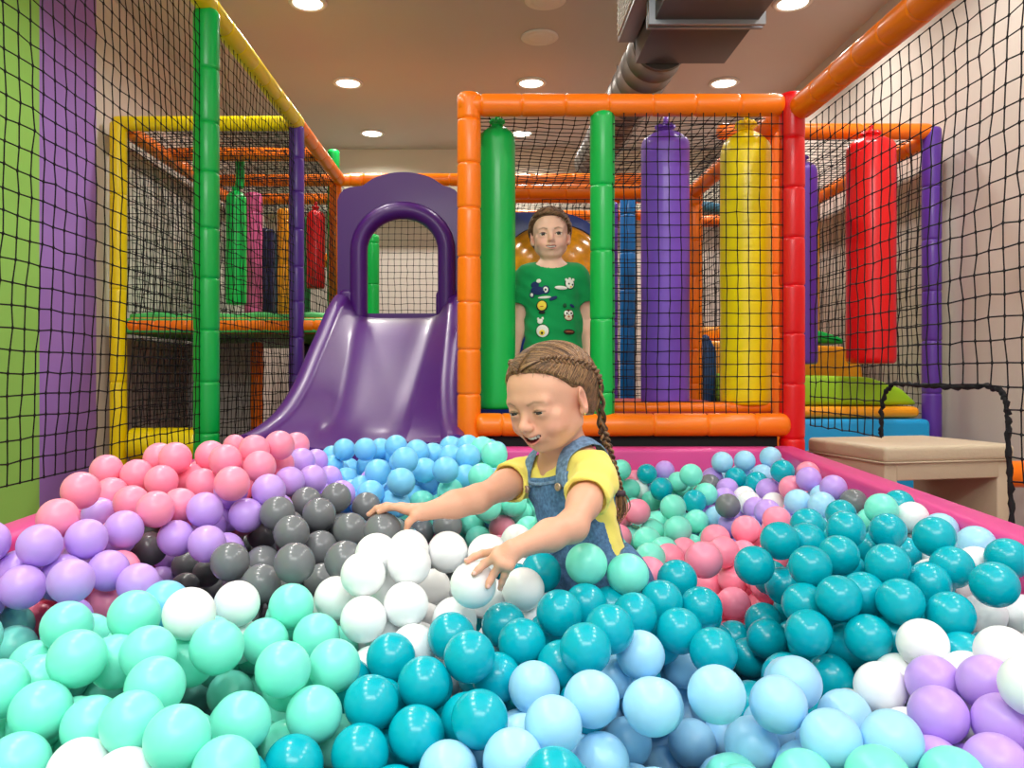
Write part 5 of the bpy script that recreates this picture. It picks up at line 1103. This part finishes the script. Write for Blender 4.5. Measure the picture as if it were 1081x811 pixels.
pk = [TP(.036, .08, .68), TP(.0, .085, .66), TP(-.036, .08, .68), TP(-.036, .08, .50), TP(.0, .085, .46), TP(.036, .08, .50), TP(.036, .08, .68)]
ribbon(pk[:3], .0022, .0010, ts, .0045, 'pocket_seam', DEN2, g_ov); ribbon(pk[2:], .0014, .0010, ts, .0045, 'pocket_seam', DEN2, g_ov)
bb = [TP(u, .08, .925 + .02 * (u / .07) ** 2) for u in np.linspace(-.068, .068, 9)]
ribbon(bb, .0030, .0012, ts, .0042, 'bib_hem', DEN2, g_ov)
c0 = snap(TP(-.115, -.005, .16), .007)
e = 1e-3; N = np.array([ts.ev((c0 + e * np.eye(3)[k])[None])[0] - ts.ev(c0[None])[0] for k in range(3)]); N /= np.linalg.norm(N)
m = MB(); m.add(*lathe([(-.003, .006), (.001, .0078), (.003, .0075), (.0032, .005), (.0024, .0045), (.0034, .002), (.0034, .0003)], c0 + N * .001, N, 20)); m.build('button', mat('brass_button'), g_ov)

# hair: a close cap, fine strands over it and plaits
HAIR = mat('dark_blond_hair', (124, 88, 56), .45, .5, bump=.3, bscale=260, var=.45, vscale=120)
HAIRL = mat('light_blond_hair', (160, 120, 78), .45, .5, var=.3, vscale=160)
HAIRD = mat('brown_hair_shade', (84, 58, 38), .5, .5, var=.3, vscale=160)
SKULL = SDF(); SKULL.ell(GH + GR @ np.array([0, -.014, .027]), (.0725, .0855, .0725), GR, .0).ell(GH + GR @ np.array([0, .024, .030]), (.0595, .0515, .0515), GR, .02).ell(GH + GR @ np.array([0, -.03, -.03]), (.055, .052, .05), GR, .03)
def hairline(q):
    """>0 where hair grows (head coordinates)"""
    x, y, z = q[:, 0], q[:, 1], q[:, 2]
    a = np.abs(x)
    front = z - np.interp(y, [-.09, -.045, -.022, .0, .014, .030, .045, .060, .08], [-.062, -.044, -.018, .020, .024, .044, .060, .068, .070])
    return front
def cap_post(P, d):
    q = (P - GH) @ GR
    h = hairline(q)
    th_ = np.clip(h / .026, 0, 1) * .0042 - .0004
    part = np.exp(-(q[:, 0] / .0022) ** 2) * (q[:, 1] > -.03) * .0030
    d2 = d - th_ + part
    return np.maximum(d2, -h * .8)
g_hair = grow('hair', SKULL, HAIR, gp, .0022, post=cap_post, label='dark blond hair parted in the middle')
def sph(az, el):
    """direction on the head: az 0 front, + to her right; el up"""
    return np.array([math.sin(az) * math.cos(el), math.cos(az) * math.cos(el), math.sin(el)])
def onskull(dirs, off):
    dirs = np.array(dirs, float); dirs /= np.linalg.norm(dirs, axis=1)[:, None]
    o = GH + GR @ np.array([0, -.012, .018]); dw = dirs @ GR.T
    lo_ = np.zeros(len(dirs)); hi_ = np.full(len(dirs), .16)
    for _ in range(26):
        mid = (lo_ + hi_) / 2; d = SKULL.ev(o + dw * mid[:, None]); lo_ = np.where(d < 0, mid, lo_); hi_ = np.where(d < 0, hi_, mid)
    return o + dw * (lo_ + off)[:, None]
def bez(pts, n):
    pts = np.array(pts, float); t = np.linspace(0, 1, n)[:, None]
    if len(pts) == 2: return pts[0] * (1 - t) + pts[1] * t
    return pts[0] * (1 - t) ** 2 + pts[1] * 2 * t * (1 - t) + pts[2] * t * t
D2R = math.radians
def plait_line(sd, t):
    """direction of the plait on the side sd at t in 0..1, from the brow over the ear to the nape"""
    az = np.interp(t, [0, .25, .5, .75, 1], [22, 48, 78, 112, 138]); el = np.interp(t, [0, .25, .5, .75, 1], [46, 47, 40, 20, -12])
    return sph(sd * D2R(az), D2R(el))
mm = {0: MB(), 1: MB(), 2: MB()}
for sd in (-1, 1):
    for i in range(520):      # parting down to the plait
        t = random.random(); a0 = sph(sd * D2R(1.5), D2R(np.interp(t, [0, .5, 1], [34, 75, 118])))
        tb = np.clip(t * .85 + .10 + random.uniform(-.04, .04), 0, 1); b0 = plait_line(sd, tb)
        mid = a0 + b0 + np.array([0, .10 - .2 * t, .05])
        L = onskull(bez([a0, mid / np.linalg.norm(mid), b0], 10), np.linspace(.0040, .0062, 10) + random.uniform(-.0008, .0012))
        mm[random.choice((0, 0, 1, 2))].add(*sweep(L, np.linspace(.0006, .0010, 10), 5))
    for i in range(620):      # hairline up and back to the plait
        t = random.random()
        az = np.interp(t, [0, .3, .55, .75, 1], [14, 46, 70, 98, 140]); el = np.interp(t, [0, .3, .55, .75, 1], [38, 28, 10, -2, -38])
        a0 = sph(sd * D2R(az + random.uniform(-2, 2)), D2R(el + random.uniform(-1, 4)))
        tb = np.clip(t * .80 + .20 + random.uniform(-.03, .03), 0, 1); b0 = plait_line(sd, tb)
        mid = a0 + b0
        L = onskull(bez([a0, mid / np.linalg.norm(mid), b0], 9), np.linspace(.0016, .0064, 9) + random.uniform(-.0006, .0012))
        mm[random.choice((0, 0, 1, 2))].add(*sweep(L, np.linspace(.0005, .0010, 9), 5))
    for i in range(300):      # back of the head
        t = random.random(); a0 = sph(sd * D2R(random.uniform(176, 180)), D2R(np.interp(t, [0, 1], [62, -30])))
        b0 = plait_line(sd, np.clip(.62 + .38 * t, 0, 1)); mid = a0 + b0
        L = onskull(bez([a0, mid / np.linalg.norm(mid), b0], 8), np.linspace(.0040, .0060, 8) + random.uniform(-.0008, .0012))
        mm[random.choice((0, 0, 1, 2))].add(*sweep(L, .0011, 5))
for k, mt in ((0, HAIR), (1, HAIRL), (2, HAIRD)): mm[k].build('hair_strands', mt, g_hair)
def braid(spine, rad, name, label, turns):
    spine = np.array(spine, float); n = len(spine) * 14
    tt = np.linspace(0, len(spine) - 1, n)
    # smooth spine
    sp_ = np.stack([np.interp(tt, np.arange(len(spine)), spine[:, k]) for k in range(3)], 1)
    for _ in range(10): sp_[1:-1] = sp_[1:-1] * .5 + (sp_[2:] + sp_[:-2]) * .25
    rd = np.interp(np.linspace(0, 1, n), np.linspace(0, 1, len(rad)), rad)
    m = MB(); T = np.gradient(sp_, axis=0); T /= np.linalg.norm(T, axis=1)[:, None]
    view = np.array([-.2, -1, .1]); X = np.cross(T, view); X /= np.linalg.norm(X, axis=1)[:, None]; Yv = np.cross(X, T)
    for s3 in range(3):
        ph = np.linspace(0, turns * 2 * PI, n) + s3 * 2 * PI / 3
        for j in range(7):
            o1, o2 = random.uniform(-.45, .45), random.uniform(-.45, .45)
            L = sp_ + X * ((np.sin(ph) * .62 + o1 * .45) * rd)[:, None] + Yv * ((np.sin(2 * ph) * .38 + o2 * .5) * rd)[:, None]
            m.add(*sweep(L, rd * .24, 6), random.choice((0, 0, 1, 2)))
    return m.build(name, [HAIR, HAIRL, HAIRD], gp, label=label)
onl = [onskull([plait_line(-1, t)], .006)[0] for t in np.linspace(0.12, .96, 9)]
free = [W(636, 452, 1.515), W(641, 470, 1.525), W(646, 488, 1.525), W(651, 505, 1.52), W(655, 520, 1.51)]
braid(onl, [.0055, .0085, .0095, .010, .0105], 'plait', 'plait woven close to the head', 5.5)
g_br = braid([onl[-1]] + free, [.0105, .0105, .010, .0092, .008], 'braid', 'long braid hanging behind her shoulder', 5)
onr = [onskull([plait_line(1, t)], .006)[0] for t in np.linspace(0.16, .98, 9)]
braid(onr, [.0055, .0085, .0095, .010, .010], 'plait', 'plait woven close to the head', 5.5)
rend = onr[-1]; braid([rend, rend + np.array([.01, .02, -.04]), rend + np.array([.02, .035, -.09]), rend + np.array([.03, .04, -.14])], [.010, .010, .009, .008], 'braid', None, 4)
m = MB(); m.add(*lathe([(0, .004), (.001, .0095), (.006, .0105), (.011, .0095), (.012, .004)], W(654.5, 518, 1.51), W(656, 530, 1.505) - W(654.5, 518, 1.51), 16)); m.build('hair_band', mat('hair_band', (70, 50, 60), .6), g_br)
m = MB()
for i in range(46):
    a = np.array([random.gauss(0, .0035), random.gauss(0, .0035), random.gauss(0, .001)]); e_ = W(652 + random.uniform(-7, 4), 548 + random.uniform(-6, 7), 1.49 + random.uniform(-.01, .01))
    L = bez([W(655.5, 524, 1.507) + a, W(659, 540, 1.50) + a * 2.4, e_], 8); m.add(*sweep(L, np.linspace(.0014, .0005, 8), 5), random.choice((0, 0, 1, 2)))
m.build('braid_tail', [HAIR, HAIRL, HAIRD], g_br)
m = MB(); m.add(*sphere(LH(-.0728, .0035, -.0275), .0026, 12, 8)); m.build('earring', mat('gold_stud', (220, 190, 120), .25, metal=.9), gp, label='tiny stud earring')
# wisps at the hairline
m = MB()
for i in range(60):
    sd = random.choice((-1, 1)); az = random.uniform(8, 66); el = np.interp(az, [8, 46, 70], [40, 29, 10])
    a0 = onskull([sph(sd * D2R(az), D2R(el + 3))], .002)[0]; b0 = onskull([sph(sd * D2R(az + random.uniform(-4, 10)), D2R(el - random.uniform(0, 9)))], .0012)[0]
    m.add(*sweep(bez([a0, (a0 + b0) / 2 + (a0 - GH) * .03, b0], 5), np.linspace(.0005, .0002, 5), 4))
m.build('hair_wisps', HAIRL, g_hair)

# ------------------------------------------------------------------ the boy
YBOY = 3.25
bpn = empty('person', (W(583, 0, YBOY)[0], YBOY, 0), 'smiling child with short brown hair in a green patch t-shirt, standing inside the orange frame', 'person')
WX = .92; BS = 1.14; BH = W(581, 250.5, YBOY); BR = head_matrix(math.radians(3), math.radians(-1), math.radians(-2))
bz = lambda px, py, dy=0.0: W(px, py, YBOY + dy)
b = SDF(); add_head(b, BH, BR, BS, smile=.8, lid=.0043, chub=.96)
nb_ = bz(582, 284); hips = bz(584, 372); 
b.cap(BH + np.array([0, .03, -.06]), nb_, .036, .040, .02)
BT = np.eye(3)
def btorso(S, e):
    S.ell(bz(583, 308), (.118 + e, .078 + e, .115 + e), BT, .04); S.ell(bz(584, 345), (.112 + e, .078 + e, .12 + e), BT, .04); S.ell(bz(584, 378), (.118 + e, .082 + e, .10 + e), BT, .04)
    S.cap(bz(561, 291), bz(604, 291), .042 + e, .042 + e, .03)
btorso(b, 0); b.cap(nb_, bz(583, 300), .045, .07, .03)
Ra, Rb_, Rc = bz(556, 293), bz(547, 334, .02), bz(543, 372, -.02)
La, Lb, Lc = bz(610, 293), bz(619, 332, .02), bz(622, 372, -.02)
for a, e_, w_ in ((Ra, Rb_, Rc), (La, Lb, Lc)):
    b.chain([a, a * .5 + e_ * .5, e_], [.040, .036, .032], .02); b.chain([e_, e_ * .6 + w_ * .4, w_], [.032, .030, .022], .02)
    sd = -1 if a is Ra else 1
    dn = np.array([0, 0, -1.0]); ot = np.array([0, -1.0, 0])
    kk = [w_ + dn * .075 + ot * (.022 - .015 * i) for i in range(4)]
    ff = [[k_ + dn * .028 * l_ + np.array([-sd * .003, 0, 0]), k_ + dn * .048 * l_ + np.array([-sd * .010, 0, 0]), k_ + dn * .064 * l_ + np.array([-sd * .020, 0, 0])] for k_, l_ in zip(kk, (1, 1.08, 1, .8))]
    tb = [w_ + dn * .02 + ot * .012, w_ + dn * .045 + ot * .036, w_ + dn * .070 + ot * .042, w_ + dn * .09 + ot * .040]
    add_hand(b, w_, kk, ff, tb, .0078)
for sd in (-1, 1):
    h0 = hips + np.array([sd * .058, 0, -.06]); k0 = hips + np.array([sd * .065, -.01, -.42]); a0 = hips + np.array([sd * .068, .02, -.745])
    a0[2] = .10
    b.cap(h0, k0, .075, .052, .03); b.cap(k0, a0, .050, .032, .02); b.cap(a0, np.array([a0[0], a0[1] - .10, .045]), .032, .026, .02)
BASE_B = (240, 190, 164)
grow('body', b, SKIN, bpn, .0034, colour=skin_colour(BH, BR, BS, BASE_B, .8, (104, 76, 54), (204, 116, 110), (226, 146, 128), browr=.0036))
eyes(bpn, BH, BR, BS, (-.02, 1, -.02), (84, 72, 58)); teeth(bpn, BH, BR, BS, .8); lashes(bpn, BH, BR, BS, .0043, (60, 42, 34))
bs_ = SDF(); btorso(bs_, .009)
rs2 = Ra + (Rb_ - Ra) * .66; ls2 = La + (Lb - La) * .66
def bshirt(P, d):
    d = sleeve(P, d, Ra, Rb_, rs2, .049, .053, .044, .02); d = sleeve(P, d, La, Lb, ls2, .049, .053, .044, .02)
    d = d + wr(P, .0022, .5)
    d = np.maximum(d, hips[2] - .035 - P[:, 2])
    nd = np.linalg.norm((P - (nb_ + np.array([0, -.02, .030]))) / np.array([1.15, 1.0, .85]), axis=1) - .057
    return np.maximum(d, -nd)
GSH = mat('green_cotton', (12, 148, 78), .85, .2, bump=.1, bscale=400, var=.05, vscale=20, sheen=.15)
b_sh = grow('shirt', bs_, GSH, bpn, .0034, post=bshirt, lo=hips + np.array([-.24, -.16, -.06]), hi=hips + np.array([.24, .16, .42]), label='bright green t-shirt with small patches')
tro = SDF(); 
for sd in (-1, 1):
    h0 = hips + np.array([sd * .058, 0, -.06]); k0 = hips + np.array([sd * .065, -.01, -.42]); a0 = hips + np.array([sd * .068, .02, -.70])
    tro.cap(h0, k0, .086, .064, .02); tro.cap(k0, a0, .064, .054, .02)
tro.ell(hips + np.array([0, 0, -.03]), (.13, .092, .10), None, .03)
grow('trousers', tro, mat('navy_cotton', (44, 56, 84), .85, .2, bump=.1, bscale=300), bpn, .005, post=lambda P, d: np.maximum(d, .11 - P[:, 2]))
sho = SDF()
for sd in (-1, 1): sho.cap(hips * np.array([1, 1, 0]) + np.array([sd * .068, .03, .045]), hips * np.array([1, 1, 0]) + np.array([sd * .072, -.09, .036]), .042, .036, .02)
grow('shoe', sho, mat('shoe_grey', (70, 74, 84), .6), bpn, .004, post=lambda P, d: np.maximum(d, .004 - P[:, 2]))
# collar
bsur = SDF(); btorso(bsur, .009)
cr = [nb_ + np.array([.072 * math.cos(a), -.012 + .058 * math.sin(a), -.008 + .016 * -math.sin(a) * -1 - .012 * abs(math.sin(a)) * (1 if math.sin(a) < 0 else 0)]) for a in np.linspace(0, 2 * PI, 30)[:-1]]
# patches on the shirt front: plain generic shapes sewn on
cols = {'navy': (28, 48, 96), 'white': (236, 232, 220), 'yellow': (244, 214, 70), 'black': (24, 24, 26), 'brown': (86, 50, 34), 'cream': (226, 206, 176), 'rust': (190, 110, 70), 'dgreen': (20, 84, 48)}
PC = {k: mat('patch_' + k, v, .7, .3, bump=.2, bscale=300) for k, v in cols.items()}
PK = list(cols)
SURF = SDF(); btorso(SURF, .009)
def surf_pt(px, py):
    o = np.array([0, 0, CAMZ]); d = np.array([(px - VX) / F, 1, -(py - VY) / F]); d /= np.linalg.norm(d); t_ = 2.6
    for _ in range(60): t_ += SURF.ev((o + d * t_)[None])[0] * .9
    return o + d * t_
def blob(m, px, py, rx, ry, c, rot=0.0, lift=1.0):
    p = surf_pt(px, py); k_ = YBOY / F
    e = 1e-3; d0 = SURF.ev(p[None])[0]; N = np.array([SURF.ev((p + e * np.eye(3)[k])[None])[0] - d0 for k in range(3)]); N /= np.linalg.norm(N)
    X = np.cross([0, 0, 1.0], N); X /= np.linalg.norm(X); Z = np.cross(N, X); X = -X
    ca, sa = math.cos(rot), math.sin(rot); X2 = X * ca + Z * sa; Z2 = -X * sa + Z * ca
    R_ = np.stack([X2, -N, Z2], 1)
    m.add(*sphere(p + N * (.0022 + .0010 * lift), (rx * k_, .0012 + .0005 * lift, ry * k_), 18, 8, R_), PK.index(c))
def patch(label, blobs):
    m = MB()
    for i, bl_ in enumerate(blobs): blob(m, *bl_, **({} if len(bl_) > 6 else {}))
    m.build('shirt_patch', [PC[k] for k in PK], b_sh, label=label)
patch('navy cart patch with white wheels', [(568, 307, 8, 4.5, 'navy', .1), (565, 301, 4.5, 3.5, 'navy'), (576, 306, 4.2, 4.6, 'navy'), (576, 306, 2.8, 3.2, 'white', 0, 2), (576, 306, 1.2, 1.4, 'navy', 0, 3), (562, 311.5, 2.9, 3.2, 'navy', 0, 2), (562, 311.5, 1.8, 2.0, 'white', 0, 3), (569, 297, 2.6, 2.2, 'white', 0, 2), (575, 314, 7, 1.3, 'white', -.05), (584, 315, 4.5, 1.9, 'navy', -.4)])
patch('white blob patch with a long tail', [(601, 300, 5.6, 5.8, 'black'), (601, 300, 4.8, 5.0, 'white', 0, 2), (592, 304, 6.8, 2.0, 'white', .05, 2), (597.5, 295.8, 1.6, 1.6, 'white', .2, 2), (601, 294.8, 1.6, 1.5, 'white', 0, 2), (604.5, 295.8, 1.6, 1.6, 'white', 0, 2), (600, 300, .9, 1.0, 'black', 0, 4), (603.5, 301, .9, 1.0, 'black', 0, 4), (602, 303, 1.3, .8, 'yellow', 0, 4)])
patch('yellow square patch with a dark edge', [(572.3, 323, 6.0, 5.9, 'black'), (572.3, 322.7, 4.9, 4.9, 'yellow', 0, 2), (572.3, 330, 3.6, 1.6, 'black', 0, 2), (572.3, 323.5, 2.0, .5, 'rust', 0, 4)])
patch('cream and rust round patch', [(600, 333, 5.8, 6.2, 'brown'), (597.5, 331, 2.6, 2.8, 'white', 0, 2), (602, 331, 2.6, 2.8, 'white', 0, 2), (599.8, 335.5, 4.3, 2.8, 'cream', 0, 2), (599.8, 334.5, 1.3, 1.0, 'rust', 0, 4), (598, 331, .9, 1.1, 'black', 0, 4), (602.2, 331, .9, 1.1, 'black', 0, 4), (596, 322.5, 2.2, 2.2, 'dgreen'), (603.5, 323, 3.3, 1.5, 'navy', .4)])
patch('round white patch with a yellow centre', [(573, 349.5, 7.4, 7.2, 'dgreen'), (573, 349.5, 6.6, 6.4, 'white', 0, 2), (572.6, 351, 3.3, 3.2, 'yellow', 0, 3), (572.6, 351.4, 1.4, 1.6, 'black', 0, 4), (570.5, 339.5, 3.0, 2.6, 'white', 0, 2), (573, 336.5, 1.3, 1.6, 'white', 0, 2), (568.5, 337, 1.3, 1.6, 'white', 0, 2)])
patch('dark brown bar patch', [(600.5, 350.5, 6.6, 2.9, 'black', .04), (600.5, 350.5, 5.7, 2.1, 'brown', .04, 2), (600.5, 350.3, 4.4, .5, 'rust', .04, 4)])
# short hair
BSK = SDF(); T_ = lambda p: BH + BR @ (np.array(p) * BS)
BSK.ell(T_((0, -.014, .027)), np.array((.0725 * WX, .0855, .0725)) * BS, BR, .0).ell(T_((0, .024, .030)), np.array((.0595 * WX, .0515, .0515)) * BS, BR, .02 * BS).ell(T_((0, -.03, -.03)), np.array((.056 * WX, .052, .05)) * BS, BR, .03 * BS)
def bhl(q):
    y = q[:, 1]; a = np.abs(q[:, 0])
    return q[:, 2] - np.interp(y, [-.09, -.045, -.018, .0, .020, .034, .046, .06, .08], [-.062, -.042, -.012, .000, .016, .040, .055, .063, .064])
def bcap(P, d):
    q = (P - BH) @ BR / BS; h = bhl(q); return np.maximum(d - (np.clip(h / .02, 0, 1) * .0075 + .0006) * BS, -h * .8 * BS)
BHAIR = mat('brown_hair', (104, 72, 46), .5, .45, bump=.3, bscale=200, var=.4, vscale=110); BHAIR2 = mat('lighter_brown_hair', (140, 102, 68), .5, .45, var=.3, vscale=150)
b_hair = grow('hair', BSK, BHAIR, bpn, .0032, post=bcap, label='short brown side-swept hair')
def onb(dirs, off):
    dirs = np.array(dirs, float); dirs /= np.linalg.norm(dirs, axis=1)[:, None]; o = T_((0, -.012, .018)); dw = dirs @ BR.T
    lo_ = np.zeros(len(dirs)); hi_ = np.full(len(dirs), .2)
    for _ in range(24):
        mid = (lo_ + hi_) / 2; d = BSK.ev(o + dw * mid[:, None]); lo_ = np.where(d < 0, mid, lo_); hi_ = np.where(d < 0, hi_, mid)
    return o + dw * (lo_ + off)[:, None]
m = MB()
for i in range(1100):
    az = random.uniform(-180, 180); aa = abs(az)
    elmin = np.interp(aa, [0, 35, 55, 75, 95, 140, 180], [37, 33, 15, 2, -8, -40, -48]); el = elmin + (88 - elmin) * random.random() ** 1.1
    fwd = 1 if aa < 90 else 0
    daz = random.uniform(4, 16) + (10 if aa < 60 else 0); de = -random.uniform(6, 18) if el < elmin + 30 or aa > 80 else random.uniform(-10, 4)
    e2 = max(el + de, elmin - 5)
    a0, b0 = sph(D2R(az), D2R(el)), sph(D2R(az + daz), D2R(e2)); mid = a0 + b0
    L = onb(bez([a0, mid / np.linalg.norm(mid), b0], 6), np.array([.004, .009, .0105, .0105, .0095, .0075]) * BS * random.uniform(.8, 1.08))
    m.add(*sweep(L, np.array([.0012, .0017, .0017, .0015, .0011, .0005]) * BS, 5), random.choice((0, 0, 1)))
m.build('hair_strands', [BHAIR, BHAIR2], b_hair)

# ------------------------------------------------------------------ light
w = bpy.data.worlds.new('world'); SC.world = w; w.use_nodes = True
w.node_tree.nodes['Background'].inputs['Color'].default_value = (0.96, 0.98, 1.0, 1)
w.node_tree.nodes['Background'].inputs['Strength'].default_value = 0.75
def area(name, loc, rot, sx, sy, power, col=(1, 1, 1)):
    l = bpy.data.lights.new(name, 'AREA'); l.shape = 'RECTANGLE'; l.size = sx; l.size_y = sy; l.energy = power; l.color = col
    o = bpy.data.objects.new(name, l); link(o); o.location = loc; o.rotation_euler = rot; return o
area('unseen_fill_light', (0.1, 0.6, ZC - .03), (0, 0, 0), 2.6, 1.6, 8, (1, .98, .95))  # added soft fill over the pit, no such fixture in the room
area('unseen_fill_light', (0.1, -1.3, ZC - .1), (math.radians(58), 0, 0), 2.4, 0.9, 88, (1, .99, .97))  # added frontal fill from behind the camera, brightens frames and posts
SC.view_settings.view_transform = 'Standard'; SC.view_settings.look = 'None'
SC.view_settings.gamma = 1.0; SC.view_settings.use_curve_mapping = False
SC.view_settings.exposure = 0.1
SC.cycles.use_denoising = True
SC.cycles.max_bounces = 8; SC.cycles.diffuse_bounces = 5; SC.cycles.glossy_bounces = 3
